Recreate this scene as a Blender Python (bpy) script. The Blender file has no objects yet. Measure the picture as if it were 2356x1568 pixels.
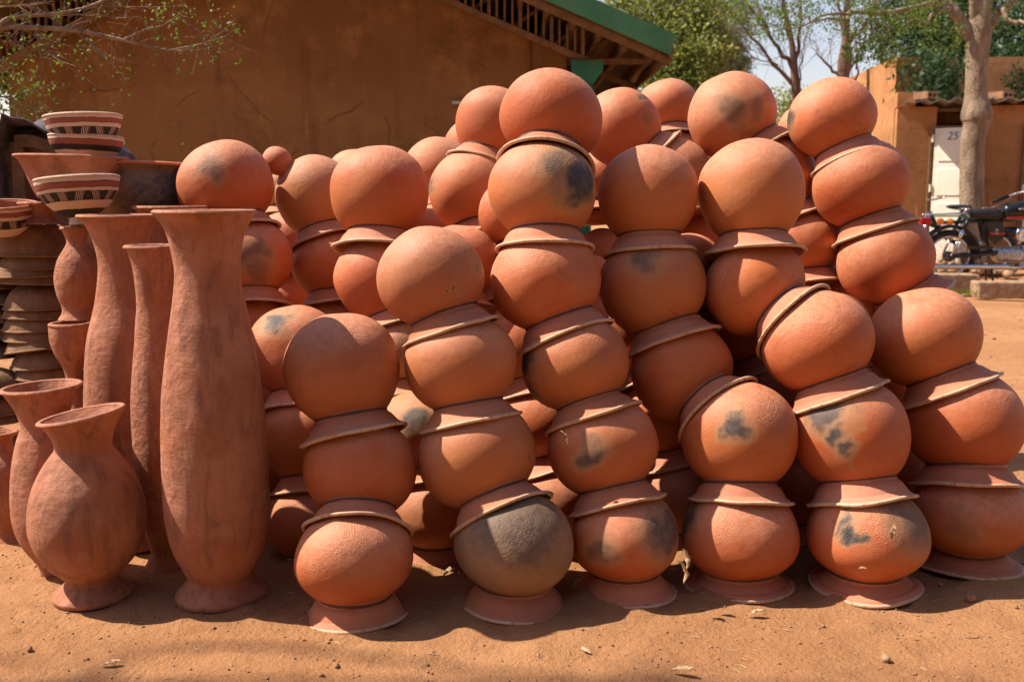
import bpy, math, random
import numpy as np
from mathutils import Vector, Matrix, Quaternion, Euler
random.seed(7)
rng = np.random.default_rng(7)
S = bpy.context.scene
COL = S.collection
# ------------------------------------------------------------------ camera, sky, sun, exposure
PITCH = math.radians(8.3)
cam_d = bpy.data.cameras.new("camera"); cam_d.lens = 35; cam_d.sensor_width = 36
cam_d.clip_start = 0.05; cam_d.clip_end = 600
cam_d.dof.use_dof = True; cam_d.dof.focus_distance = 2.65; cam_d.dof.aperture_fstop = 5.6
cam = bpy.data.objects.new("camera", cam_d); COL.objects.link(cam)
cam.location = (0, 0, 1.0); cam.rotation_euler = (math.pi/2 - PITCH, 0, 0)
S.camera = cam
SUN = Vector((-0.605, 0.090, 0.790)).normalized()      # towards the sun
w = bpy.data.worlds.new("World"); S.world = w; w.use_nodes = True
nt = w.node_tree; nt.nodes.clear()
sky = nt.nodes.new('ShaderNodeTexSky'); sky.sky_type = 'NISHITA'; sky.sun_disc = False
sky.sun_elevation = math.asin(SUN.z); sky.sun_rotation = math.atan2(SUN.x, SUN.y)
sky.air_density = 1.1; sky.dust_density = 1.0; sky.ozone_density = 1.0
bg = nt.nodes.new('ShaderNodeBackground'); bg.inputs[1].default_value = 0.095
wo = nt.nodes.new('ShaderNodeOutputWorld')
tint = nt.nodes.new('ShaderNodeMix'); tint.data_type = 'RGBA'; tint.blend_type = 'MULTIPLY'; tint.inputs[0].default_value = 1; tint.inputs[7].default_value = (1.28, 1.04, 1.0, 1)
nt.links.new(sky.outputs[0], tint.inputs[6]); nt.links.new(tint.outputs[2], bg.inputs[0]); nt.links.new(bg.outputs[0], wo.inputs[0])
sd = bpy.data.lights.new("sun", 'SUN'); sd.energy = 5.0; sd.angle = math.radians(0.53); sd.color = (1.0, 0.90, 0.76)
so = bpy.data.objects.new("sun", sd); COL.objects.link(so)
so.rotation_euler = (-SUN).to_track_quat('-Z', 'Y').to_euler(); so.location = (-6, 2, 8)
S.view_settings.view_transform = 'Standard'; S.view_settings.look = 'None'
S.view_settings.exposure = 0.78; S.view_settings.gamma = 1.0; S.view_settings.use_curve_mapping = False

# ------------------------------------------------------------------ picture -> place (sizes were read off the photograph, 2356 px wide)
F = 2290.6
FW = np.array([0, math.cos(PITCH), -math.sin(PITCH)]); UP = np.array([0, math.sin(PITCH), math.cos(PITCH)])
RT = np.array([1., 0, 0]); C0 = np.array([0, 0, 1.0])
def P(x, y, d): return C0 + d*(FW + RT*(x-1178)/F + UP*(784-y)/F)
def at(x, y, Y):
    b = (784-y)/F
    return P(x, y, Y/(FW[1] + UP[1]*b))
def gd(y): return 1/(math.sin(PITCH) - math.cos(PITCH)*(784-y)/F)      # depth of the ground seen at row y

# ------------------------------------------------------------------ object helpers
def link(o, parent=None):
    COL.objects.link(o)
    if parent is not None: o.parent = parent
    return o
def tag(o, label=None, cat=None, group=None, kind=None):
    if label: o['label'] = label
    if cat: o['category'] = cat
    if group: o['group'] = group
    if kind: o['kind'] = kind
    return o
def empty(name, loc=(0, 0, 0), rot=None, label=None, cat=None, group=None):
    o = bpy.data.objects.new(name, None); o.empty_display_size = .05
    link(o); o.location = loc
    if rot is not None:
        o.rotation_mode = 'QUATERNION'; o.rotation_quaternion = rot
    return tag(o, label, cat, group)
def mesh_obj(name, V, Fc, mat, parent=None, smooth=True, loc=(0, 0, 0), scale=1.0, mats=None, fmat=None):
    me = bpy.data.meshes.new(name)
    me.from_pydata([tuple(map(float, v)) for v in V] if not isinstance(V, np.ndarray) else V.tolist(), [], Fc)
    if smooth: me.polygons.foreach_set('use_smooth', [True]*len(me.polygons))
    for m in (mats or [mat]): me.materials.append(m)
    if fmat is not None: me.polygons.foreach_set('material_index', fmat)
    me.update()
    o = bpy.data.objects.new(name, me); link(o, parent); o.location = loc; o.scale = (scale,)*3
    return o
def share(name, me, parent=None, loc=(0, 0, 0), rot=(0, 0, 0), scale=(1, 1, 1)):
    o = bpy.data.objects.new(name, me); link(o, parent); o.location = loc; o.rotation_euler = rot; o.scale = scale
    return o
class MB:
    def __init__(s): s.v = []; s.f = []; s.n = 0
    def add(s, V, Fc):
        V = np.asarray(V, float); s.v.append(V); s.f += [tuple(i+s.n for i in f) for f in Fc]; s.n += len(V); return s
    def box(s, lo, hi, rot=None, c=None):
        lo = np.array(lo, float); hi = np.array(hi, float)
        V = np.array([[(lo, hi)[(i >> k) & 1][k] for k in range(3)] for i in range(8)])
        if rot is not None:
            c = (lo+hi)/2 if c is None else np.array(c); V = (V-c) @ np.array(rot).T + c
        return s.add(V, [(0, 2, 3, 1), (4, 5, 7, 6), (0, 1, 5, 4), (2, 6, 7, 3), (0, 4, 6, 2), (1, 3, 7, 5)])
    def tube(s, pts, rad, n=8, cap=True):
        pts = [np.array(p, float) for p in pts]
        if not hasattr(rad, '__len__'): rad = [rad]*len(pts)
        V = []; Fc = []; prev = None
        for i, p_ in enumerate(pts):
            t = pts[min(i+1, len(pts)-1)] - pts[max(i-1, 0)]; t = t/(np.linalg.norm(t)+1e-12)
            if prev is None:
                a = np.array([0, 0, 1.]) if abs(t[2]) < .9 else np.array([1., 0, 0]); u = np.cross(t, a)
            else: u = prev - t*np.dot(prev, t)
            u /= np.linalg.norm(u)+1e-12; prev = u; v_ = np.cross(t, u)
            for k in range(n):
                a = 2*math.pi*k/n; V.append(p_ + rad[i]*(u*math.cos(a)+v_*math.sin(a)))
        for i in range(len(pts)-1):
            for k in range(n):
                Fc.append((i*n+k, i*n+(k+1) % n, (i+1)*n+(k+1) % n, (i+1)*n+k))
        if cap: Fc.append(tuple(range(n))[::-1]); Fc.append(tuple((len(pts)-1)*n+k for k in range(n)))
        return s.add(V, Fc)
    def lathe(s, prof, n=32, M=None, capa=True, capb=True):
        V = []; Fc = []
        for r, z in prof:
            for k in range(n): a = 2*math.pi*k/n; V.append((r*math.cos(a), r*math.sin(a), z))
        for i in range(len(prof)-1):
            for k in range(n): Fc.append((i*n+k, i*n+(k+1) % n, (i+1)*n+(k+1) % n, (i+1)*n+k))
        if capa: Fc.append(tuple(range(n))[::-1])
        if capb: Fc.append(tuple((len(prof)-1)*n+k for k in range(n)))
        V = np.array(V)
        if M is not None: M = np.array(M); V = V @ M[:3, :3].T + M[:3, 3]
        return s.add(V, Fc)
    def prism(s, poly, y0, y1):                     # outline in x,z extruded along y
        n = len(poly)
        V = [(x, y0, z) for x, z in poly] + [(x, y1, z) for x, z in poly]
        Fc = [tuple(range(n)), tuple(range(2*n-1, n-1, -1))] + [(i, i+n, (i+1) % n+n, (i+1) % n) for i in range(n)]
        return s.add(V, Fc)
    def make(s, name, mat, parent=None, smooth=False, **k):
        return mesh_obj(name, np.concatenate(s.v), s.f, mat, parent, smooth, **k)
def bevel(o, w_, seg=2):
    m = o.modifiers.new('bevel', 'BEVEL'); m.width = w_; m.segments = seg; m.limit_method = 'ANGLE'; return o
def wob(V, seed, amp, f0, octv=3):
    """smooth lumpiness: a sum of plane sines, vectorised"""
    r = np.random.default_rng(seed); out = np.zeros(len(V)); a = amp; f = f0
    for _ in range(octv):
        for _k in range(5):
            k = r.normal(size=3); k /= np.linalg.norm(k)
            out += a*np.sin(V @ (k*f) + r.uniform(0, 6.28))*.45
        a *= .5; f *= 2.1
    return out
def smoothpts(pts, n=6):
    """Catmull-Rom through rows of numbers"""
    p_ = np.array(pts, float); q = np.vstack([2*p_[0]-p_[1], p_, 2*p_[-1]-p_[-2]]); out = []
    for i in range(1, len(q)-2):
        for k in range(n):
            t = k/n
            out.append(.5*((2*q[i]) + (q[i+1]-q[i-1])*t + (2*q[i-1]-5*q[i]+4*q[i+1]-q[i+2])*t*t + (3*q[i]-q[i-1]-3*q[i+1]+q[i+2])*t**3))
    out.append(q[-2]); return np.array(out)

# ------------------------------------------------------------------ material helpers
class NT:
    def __init__(s, name):
        s.m = bpy.data.materials.new(name); s.m.use_nodes = True; s.t = s.m.node_tree; s.t.nodes.clear()
        s.out = s.n('ShaderNodeOutputMaterial'); s.bsdf = s.n('ShaderNodeBsdfPrincipled')
        s.l(s.bsdf.outputs[0], s.out.inputs[0])
    def n(s, t, **k):
        x = s.t.nodes.new(t)
        for a, b in k.items(): setattr(x, a, b)
        return x
    def l(s, a, b): s.t.links.new(a, b)
    def put(s, sock, v):
        if isinstance(v, bpy.types.NodeSocket): s.l(v, sock)
        elif isinstance(v, (tuple, list)) and len(v) == 3 and sock.type == 'RGBA': sock.default_value = (*v, 1)
        else: sock.default_value = v
    def math(s, op, a, b=0, c=0, clamp=False):
        x = s.n('ShaderNodeMath', operation=op, use_clamp=clamp)
        s.put(x.inputs[0], a); s.put(x.inputs[1], b)
        if len(x.inputs) > 2: s.put(x.inputs[2], c)
        return x.outputs[0]
    def vm(s, op, a, b=(0, 0, 0), scale=None):
        x = s.n('ShaderNodeVectorMath', operation=op); s.put(x.inputs[0], a); s.put(x.inputs[1], b)
        if scale is not None: s.put(x.inputs[3], scale)
        return x.outputs['Value'] if op in ('LENGTH', 'DISTANCE', 'DOT_PRODUCT') else x.outputs[0]
    def mix(s, f, a, b, mode='MIX'):
        x = s.n('ShaderNodeMix', data_type='RGBA', blend_type=mode)
        s.put(x.inputs[0], f); s.put(x.inputs[6], a); s.put(x.inputs[7], b); return x.outputs[2]
    def ramp(s, f, a, b, lo=0., hi=1.):
        x = s.n('ShaderNodeMapRange', interpolation_type='SMOOTHSTEP')
        s.put(x.inputs[0], f); s.put(x.inputs[1], a); s.put(x.inputs[2], b); s.put(x.inputs[3], lo); s.put(x.inputs[4], hi)
        return x.outputs[0]
    def noise(s, vec, scale, det=4, rough=.55, dist=0.):
        x = s.n('ShaderNodeTexNoise'); s.put(x.inputs['Vector'], vec); x.inputs['Scale'].default_value = scale
        x.inputs['Detail'].default_value = det; x.inputs['Roughness'].default_value = rough; x.inputs['Distortion'].default_value = dist
        return x.outputs[0]
    def attr(s, name):
        x = s.n('ShaderNodeAttribute', attribute_type='OBJECT', attribute_name=name); return x
    def bump(s, h, dist, strength=1.0, normal=None):
        x = s.n('ShaderNodeBump'); x.inputs['Strength'].default_value = strength; x.inputs['Distance'].default_value = dist
        s.put(x.inputs['Height'], h)
        if normal is not None: s.l(normal, x.inputs['Normal'])
        return x.outputs[0]
    def done(s, col=None, rough=None, normal=None, spec=.3, metal=None):
        if col is not None: s.put(s.bsdf.inputs['Base Color'], col)
        if rough is not None: s.put(s.bsdf.inputs['Roughness'], rough)
        if normal is not None: s.put(s.bsdf.inputs['Normal'], normal)
        s.bsdf.inputs['Specular IOR Level'].default_value = spec
        if metal is not None: s.bsdf.inputs['Metallic'].default_value = metal
        return s.m
def plain(name, col, rough=.6, metal=0., var=.25, scale=8., bump=0., spec=.4, dirt=None):
    t = NT(name); tc = t.n('ShaderNodeTexCoord').outputs['Object']
    n1 = t.noise(tc, scale, 5, .6)
    c = t.mix(t.ramp(n1, .3, .7), tuple(x*(1-var) for x in col), tuple(min(1, x*(1+var*.6)) for x in col))
    if dirt: c = t.mix(t.ramp(t.noise(tc, scale*.6, 6, .65), .5, .72), c, dirt)
    nb = t.bump(t.noise(tc, scale*4, 5, .6), bump) if bump else None
    return t.done(c, t.ramp(n1, .2, .8, max(0, rough-.08), rough+.08), nb, spec, metal)

def clay(name, kind):
    """kind: body (paddled, burnished, fire-clouded), neck (smooth, painted line at its top), rim, vase"""
    t = NT(name); tc = t.n('ShaderNodeTexCoord').outputs['Object']
    oi = t.n('ShaderNodeObjectInfo').outputs['Random']
    rnd = t.attr('rnd').outputs['Fac']
    off = t.n('ShaderNodeCombineXYZ'); t.l(t.math('MULTIPLY', rnd, 37.), off.inputs[0]); t.l(t.math('MULTIPLY', rnd, -19.), off.inputs[1])
    q = t.vm('ADD', tc, off.outputs[0])
    n1 = t.noise(q, 1.1, 4, .55, .4); n2 = t.noise(q, 2.6, 5, .6, .3); n3 = t.noise(q, 9., 6, .65)
    red, pink, ochre = (.54, .122, .036), (.55, .155, .060), (.50, .170, .045)
    if kind == 'neck': red, pink, ochre = (.53, .185, .095), (.55, .215, .130), (.50, .215, .10)
    if kind == 'rim': red, pink, ochre = (.56, .35, .22), (.64, .45, .31), (.56, .36, .22)
    if kind == 'vase': red, pink, ochre = (.39, .140, .068), (.46, .195, .115), (.37, .165, .075)
    c = t.mix(t.ramp(n1, .36, .60), red, pink)
    c = t.mix(t.math('MULTIPLY', t.ramp(n2, .48, .68), .5), c, ochre)
    c = t.mix(t.ramp(n3, .35, .75, 0, .22), c, tuple(x*.72 for x in red))
    c = t.mix(t.attr('tan').outputs['Fac'], c, (.40, .225, .105))
    if kind != 'rim': c = t.mix(t.attr('brown').outputs['Fac'], c, (.315, .120, .062))
    z = t.n('ShaderNodeSeparateXYZ'); t.l(tc, z.inputs[0]); zz = z.outputs[2]
    tv = t.attr('tone').outputs['Fac']
    c = t.mix(t.math('MULTIPLY', tv, .55), c, tuple(x*.62 for x in red))
    if kind == 'vase':
        mpv = t.n('ShaderNodeMapping'); t.l(q, mpv.inputs[0]); mpv.inputs['Scale'].default_value = (2.2, 2.2, .45)
        c = t.mix(t.ramp(t.noise(mpv.outputs[0], 1.8, 6, .65, .6), .45, .68, 0, .75), c, (.24, .095, .055))
        c = t.mix(t.ramp(t.noise(mpv.outputs[0], 3.1, 6, .65, .3), .52, .72, 0, .55), c, (.44, .21, .135))
    # dusty bloom on the unburnished crown, made paler to mimic sunlit tops
    if kind == 'body':
        crown = t.ramp(t.math('ADD', zz, t.math('MULTIPLY', n2, .5)), .15, .75)
        c = t.mix(t.math('MULTIPLY', crown, t.ramp(n3, .3, .7, .30, .75)), c, (.61, .285, .170))
    if kind == 'body':
        # belly zone of paler, ochre firing with a wandering upper edge, on some jars only
        zb_ = t.ramp(t.math('ADD', zz, t.math('MULTIPLY', t.math('SUBTRACT', n1, .5), 1.6)), .10, -.12)
        c = t.mix(t.math('MULTIPLY', zb_, t.math('MULTIPLY', t.attr('zone').outputs['Fac'], .5)), c, (.50, .190, .055))
        # purplish iron flush and pale scuffs
        c = t.mix(t.ramp(t.noise(q, 1.9, 4, .6, 1.2), .60, .72, 0, .5), c, (.33, .095, .065))
        sc_ = t.math('MULTIPLY', t.ramp(t.noise(q, 13., 6, .75, 1.), .60, .70), t.ramp(t.noise(q, 2.3, 3), .48, .60))
        c = t.mix(t.math('MULTIPLY', sc_, .42), c, (.62, .42, .31))
    if kind == 'rim':
        c = t.mix(t.ramp(t.noise(q, 11., 5, .7), .54, .62, 0, .8), c, (.40, .17, .09))
    # fire clouds: dark carbon core with an ochre edge
    if kind in ('body', 'vase', 'neck'):
        def cn(sc_, amp):
            x_ = t.n('ShaderNodeTexNoise'); t.l(q, x_.inputs['Vector']); x_.inputs['Scale'].default_value = sc_; x_.inputs['Detail'].default_value = 3
            return t.vm('SCALE', t.vm('SUBTRACT', x_.outputs['Color'], (.5, .5, .5)), scale=amp)
        wq = t.vm('ADD', t.vm('ADD', tc, cn(1.5, .8)), cn(4.0, .30))
        wr = t.math('MULTIPLY', t.math('SUBTRACT', t.noise(q, 9., 5, .65), .5), .45)
        for k in '123':
            sp = t.attr('spot'+k).outputs['Vector']; rr = t.attr('size'+k).outputs['Fac']
            st = t.attr('dark'+k).outputs['Fac']
            dd = t.math('ADD', t.math('DIVIDE', t.vm('DISTANCE', wq, sp), t.math('MAXIMUM', rr, .0001)), wr)
            halo = t.math('MULTIPLY', t.ramp(dd, 1.65, .8), t.math('MULTIPLY', t.math('GREATER_THAN', rr, .01), t.math('MINIMUM', t.math('MULTIPLY', st, 1.1), .75)))
            core = t.math('MULTIPLY', t.ramp(dd, 1.22, .38), t.math('MULTIPLY', t.math('GREATER_THAN', rr, .01), st))
            c = t.mix(halo, c, (.42, .235, .115))
            c = t.mix(core, c, t.mix(t.ramp(n3, .35, .65), (.035, .032, .038), (.085, .075, .072)))
    # lime specks, scratches and dribbles
    vo = t.n('ShaderNodeTexVoronoi'); t.put(vo.inputs['Vector'], t.vm('ADD', q, (0, 0, 0))); vo.inputs['Scale'].default_value = 9.
    spk = t.math('MULTIPLY', t.math('LESS_THAN', vo.outputs['Distance'], .045), t.math('GREATER_THAN', t.noise(q, 2.1, 2), .50))
    c = t.mix(t.math('MULTIPLY', spk, .7), c, (.66, .50, .40))
    mp = t.n('ShaderNodeMapping'); t.l(q, mp.inputs[0]); mp.inputs['Scale'].default_value = (9, 9, 1.3)
    drb = t.math('MULTIPLY', t.ramp(t.noise(mp.outputs[0], 2.2, 6, .7, .8), .665, .72), t.ramp(t.noise(q, 1.7, 2), .5, .62))
    c = t.mix(t.math('MULTIPLY', drb, .38), c, (.62, .40, .30))
    mp2 = t.n('ShaderNodeMapping'); t.l(q, mp2.inputs[0]); mp2.inputs['Scale'].default_value = (2, 30, 9); mp2.inputs['Rotation'].default_value = (.4, .7, .3)
    scr = t.math('MULTIPLY', t.ramp(t.noise(mp2.outputs[0], 1.6, 3, .6), .72, .76), t.ramp(t.noise(q, 3.1, 2), .52, .64))
    c = t.mix(t.math('MULTIPLY', scr, .35), c, (.60, .40, .31))
    pit = t.math('LESS_THAN', t.noise(q, 24., 2, .5), .235)
    c = t.mix(t.math('MULTIPLY', pit, .6), c, (.10, .045, .03))
    if kind == 'neck':
        ln = t.math('ABSOLUTE', t.math('ADD', zz, t.math('ADD', t.attr('seam').outputs['Fac'], t.math('MULTIPLY', t.math('SUBTRACT', n3, .5), .03))))
        c = t.mix(t.ramp(ln, .030, .018, 0, .9), c, (.075, .035, .027))
        dust = t.ramp(t.math('ADD', zz, t.math('MULTIPLY', n3, .10)), -.97, -1.07)
        c = t.mix(t.math('MULTIPLY', dust, .22), c, (.60, .34, .22))
    # relief
    hi = t.noise(q, 60., 5, .66); mid = t.noise(q, 5.5, 5, .55, .3)
    h = t.math('ADD', t.math('MULTIPLY', hi, .22 if kind != 'rim' else .3), t.math('MULTIPLY', mid, .55 if kind in ('body', 'vase') else .2))
    if kind == 'body':
        wv = t.n('ShaderNodeTexWave', wave_type='BANDS', bands_direction='DIAGONAL'); t.l(q, wv.inputs[0]); wv.inputs['Scale'].default_value = 12.
        wv.inputs['Distortion'].default_value = 5.; wv.inputs['Detail'].default_value = 2.; wv.inputs['Detail Scale'].default_value = 1.6
        vb = t.n('ShaderNodeTexVoronoi', feature='SMOOTH_F1'); t.l(t.vm('ADD', q, t.vm('MULTIPLY', (0, 0, 0), (0, 0, 0))), vb.inputs[0]); vb.inputs['Scale'].default_value = 44.
        pad = t.math('MULTIPLY', t.math('ADD', t.math('MULTIPLY', wv.outputs['Fac'], .16), t.math('MULTIPLY', vb.outputs['Distance'], .55)), t.ramp(t.math('ADD', zz, t.math('MULTIPLY', t.math('SUBTRACT', n2, .5), 1.2)), -.1, .40, .08, 1.))
        h = t.math('ADD', h, t.math('MULTIPLY', pad, t.ramp(t.noise(q, 1.7, 3, .5, .5), .40, .60, .18, .75)))
    if kind == 'vase':
        cmb = t.n('ShaderNodeMapping'); t.l(q, cmb.inputs[0]); cmb.inputs['Scale'].default_value = (.9, .9, 9)
        h = t.math('ADD', h, t.math('MULTIPLY', t.noise(cmb.outputs[0], 1.8, 4, .6, .4), .14))
        dn = t.noise(q, 4.2, 2, .4); h = t.math('ADD', h, t.math('MULTIPLY', dn, .5))
    if kind in ('neck',):
        cmb = t.n('ShaderNodeMapping'); t.l(q, cmb.inputs[0]); cmb.inputs['Scale'].default_value = (.7, .7, 30)
        h = t.math('ADD', h, t.math('MULTIPLY', t.noise(cmb.outputs[0], 1.6, 3), .2))
    if kind == 'body': h = t.math('MULTIPLY', h, t.attr('relief').outputs['Fac'])
    nb = t.bump(h, {'body': .0031, 'vase': .0085, 'neck': .003, 'rim': .0035}[kind])
    ro = t.ramp(n3, .25, .75, .50 if kind == 'body' else .62, .68 if kind == 'body' else .80)
    return t.done(c, ro, nb, .32)
M_BODY, M_NECK, M_RIM = clay('burnished_terracotta', 'body'), clay('smooth_terracotta', 'neck'), clay('pale_rim_clay', 'rim')
M_VASE = clay('unglazed_vase_clay', 'vase')
M_DISH = plain('weathered_tan_clay', (.25, .145, .085), .85, var=.3, scale=2.2, bump=.004, spec=.15, dirt=(.19, .105, .062))

def earth():
    t = NT('sandy_red_earth'); g = t.n('ShaderNodeNewGeometry').outputs['Position']
    n1 = t.noise(g, .9, 5, .6); n2 = t.noise(g, 7., 6, .65, .3); n3 = t.noise(g, 60., 6, .7); n4 = t.noise(g, 300., 3, .6)
    c = t.mix(t.ramp(n1, .3, .7), (.37, .175, .078), (.47, .24, .112))
    c = t.mix(t.ramp(n2, .42, .7, 0, .55), c, (.32, .145, .062))
    c = t.mix(t.ramp(n3, .52, .8, 0, .45), c, (.50, .30, .17))
    c = t.mix(t.ramp(n3, .40, .22, 0, .5), c, (.24, .10, .045))
    vo = t.n('ShaderNodeTexVoronoi'); t.l(g, vo.inputs['Vector']); vo.inputs['Scale'].default_value = 55.
    grit = t.math('MULTIPLY', t.math('LESS_THAN', vo.outputs['Distance'], .17), t.math('GREATER_THAN', n2, .47))
    c = t.mix(t.math('MULTIPLY', grit, .42), c, (.27, .12, .06))
    h = t.math('ADD', t.math('ADD', t.math('MULTIPLY', n2, .9), t.math('MULTIPLY', n3, .55)), t.math('ADD', t.math('MULTIPLY', n4, .14), t.math('MULTIPLY', grit, .06)))
    return t.done(c, .92, t.bump(h, .022), .12)
M_EARTH = earth()
def stucco(name, a, b, stain):
    t = NT(name); g = t.n('ShaderNodeNewGeometry').outputs['Position']
    n1 = t.noise(g, .6, 5, .6, .5); n2 = t.noise(g, 3.2, 6, .65); n3 = t.noise(g, 34., 5, .65)
    c = t.mix(t.ramp(n1, .32, .68), a, b)
    mp = t.n('ShaderNodeMapping'); t.l(g, mp.inputs[0]); mp.inputs['Scale'].default_value = (5, 5, .55)
    st = t.ramp(t.noise(mp.outputs[0], 1.3, 6, .6), .52, .74)
    c = t.mix(t.math('MULTIPLY', st, .45), c, stain)
    c = t.mix(t.ramp(n2, .48, .72, 0, .5), c, tuple(min(1, x*1.5) for x in b))
    c = t.mix(t.ramp(t.noise(g, 1.4, 6, .7, .8), .5, .68, 0, .55), c, tuple(x*.62 for x in a))
    c = t.mix(t.ramp(n3, .5, .8, 0, .25), c, tuple(x*.6 for x in a))
    z = t.n('ShaderNodeSeparateXYZ'); t.l(g, z.inputs[0])
    patch = t.math('MULTIPLY', t.ramp(z.outputs[2], 1.98, 1.90), t.ramp(n2, .3, .7, .10, .38))   # older lower coat of render, duller and more olive
    c = t.mix(patch, c, (.20, .115, .042))
    mp3 = t.n('ShaderNodeMapping'); t.l(g, mp3.inputs[0]); mp3.inputs['Scale'].default_value = (1.7, 1.7, 2.6)
    ck = t.n('ShaderNodeTexVoronoi', feature='DISTANCE_TO_EDGE'); t.l(t.vm('ADD', mp3.outputs[0], t.vm('SCALE', t.n('ShaderNodeTexNoise').outputs['Color'], scale=.9)), ck.inputs['Vector']); ck.inputs['Scale'].default_value = .45
    c = t.mix(t.math('MULTIPLY', t.ramp(ck.outputs['Distance'], .010, .003), t.ramp(n2, .45, .6, 0, .55)), c, tuple(x*.45 for x in a))
    dr_ = t.ramp(t.noise(mp.outputs[0], 3.4, 4, .6), .58, .70)
    c = t.mix(t.math('MULTIPLY', dr_, t.ramp(z.outputs[2], 1.2, 2.4, .45, .12)), c, tuple(x*1.5 for x in b))
    h = t.math('ADD', n3, t.math('MULTIPLY', n2, 1.2))
    return t.done(c, .93, t.bump(h, .014), .1)
M_WALL = stucco('ochre_mud_render', (.215, .10, .036), (.30, .15, .06), (.13, .062, .026))
M_WALL2 = stucco('orange_mud_render', (.43, .190, .072), (.52, .26, .12), (.27, .125, .05))
M_GREEN = plain('green_roof_paint', (.055, .20, .085), .5, var=.2, scale=3, dirt=(.10, .17, .08))
M_TEAL = plain('teal_column_paint', (.03, .20, .13), .5, var=.25, scale=5, dirt=(.16, .12, .07))
M_STEEL = plain('dusty_brown_steel', (.20, .115, .055), .75, var=.3, scale=14, dirt=(.26, .16, .08))
M_TIN = plain('rusty_roof_sheet', (.24, .15, .085), .7, var=.4, scale=3, metal=.1, dirt=(.18, .085, .035))
M_ZINC = plain('zinc_roof_sheet', (.48, .45, .40), .45, metal=.4, var=.3, scale=6, dirt=(.30, .20, .12))
M_CREAM = plain('cream_door_paint', (.82, .78, .66), .5, var=.06, scale=4, dirt=(.66, .58, .44))
M_CHROME = plain('chrome', (.62, .62, .64), .16, metal=1., var=.1, scale=20)
M_ALU = plain('cast_aluminium', (.50, .50, .50), .42, metal=.85, var=.3, scale=30, bump=.001)
M_STEELD = plain('dull_grey_metal', (.12, .115, .11), .5, metal=.6, var=.3, scale=20)
M_BLACK = plain('black_enamel', (.010, .010, .012), .22, var=.2, scale=8, spec=.5)
M_RUBBER = plain('black_rubber', (.022, .020, .019), .8, var=.3, scale=30, dirt=(.09, .055, .035))
M_SEAT = plain('black_vinyl', (.018, .018, .019), .42, var=.2, scale=20, bump=.001)
M_RED = plain('red_lens', (.50, .012, .012), .2, spec=.6)
M_ORANGE = plain('orange_lens', (.72, .20, .01), .2, spec=.6)
M_REDP = plain('red_stripe_paint', (.45, .02, .02), .3)
M_WHITE = plain('white_plate', (.72, .74, .76), .4)
M_BLUE = plain('blue_stencil_paint', (.08, .20, .42), .7)
M_GRNP = plain('green_rack_paint', (.03, .30, .06), .4)
M_WOOD = plain('old_brown_wood', (.18, .105, .05), .8, var=.45, scale=11, bump=.004, dirt=(.09, .05, .025))
M_CLOTH = plain('charcoal_cloth', (.10, .092, .105), .9, var=.25, scale=30, bump=.001, spec=.1)
M_STONE = plain('brown_stone', (.33, .17, .10), .85, var=.4, scale=60, bump=.002)
M_CONC = plain('dusty_concrete', (.36, .235, .14), .9, var=.3, scale=14, bump=.006, dirt=(.25, .14, .075))
M_DRYLEAF = plain('dry_leaf', (.50, .33, .19), .8, var=.35, scale=60)
M_BRICK = plain('hollow_clay_brick', (.30, .15, .085), .9, var=.3, scale=14, bump=.004)
def bark(name, a, b, sc=1.):
    t = NT(name); g = t.n('ShaderNodeTexCoord').outputs['Object']
    mp = t.n('ShaderNodeMapping'); t.l(g, mp.inputs[0]); mp.inputs['Scale'].default_value = (6*sc, 6*sc, 1.8*sc)
    n1 = t.noise(mp.outputs[0], 1.5, 6, .65, .5); n2 = t.noise(g, 26*sc, 5, .65)
    c = t.mix(t.ramp(n1, .3, .7), a, b); c = t.mix(t.ramp(n2, .5, .8, 0, .5), c, tuple(x*.5 for x in a))
    return t.done(c, .9, t.bump(t.math('ADD', n1, n2), .02), .1)
M_BARK = bark('grey_brown_bark', (.17, .12, .08), (.38, .28, .195))
M_BARK2 = bark('dark_bark', (.15, .09, .06), (.27, .17, .115))
def leafm(name, a, b, trans=.35):
    t = NT(name); g = t.n('ShaderNodeNewGeometry'); r = g.outputs['Random Per Island']
    n = t.noise(g.outputs['Position'], .9, 3)
    c = t.mix(r, a, b); c = t.mix(t.ramp(n, .4, .65, 0, .5), c, tuple(x*1.35 for x in b))
    t.done(c, .55, None, .35)
    tr = t.n('ShaderNodeBsdfTranslucent'); t.put(tr.inputs[0], t.mix(.5, c, tuple(min(1, x*2.4) for x in b)))
    mx = t.n('ShaderNodeMixShader'); mx.inputs[0].default_value = trans
    t.l(t.bsdf.outputs[0], mx.inputs[1]); t.l(tr.outputs[0], mx.inputs[2]); t.l(mx.outputs[0], t.out.inputs[0])
    return t.m
M_LEAF = leafm('small_green_leaves', (.045, .085, .015), (.12, .17, .025), .45)
M_LEAFN = leafm('thorn_tree_leaves', (.022, .045, .010), (.11, .155, .02), .4)
M_LEAFD = leafm('dark_green_leaves', (.018, .042, .014), (.045, .085, .025), .25)
M_LEAFY = leafm('yellow_green_leaves', (.065, .10, .02), (.23, .25, .055), .4)
M_LEAFE = leafm('grey_green_leaves', (.10, .14, .06), (.19, .22, .11), .35)

def text_mesh(nm, cu, parent):
    t_ = bpy.data.objects.new(nm, cu); COL.objects.link(t_)
    me = bpy.data.meshes.new_from_object(t_); bpy.data.objects.remove(t_)
    o = bpy.data.objects.new(nm, me); return link(o, parent)
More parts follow.
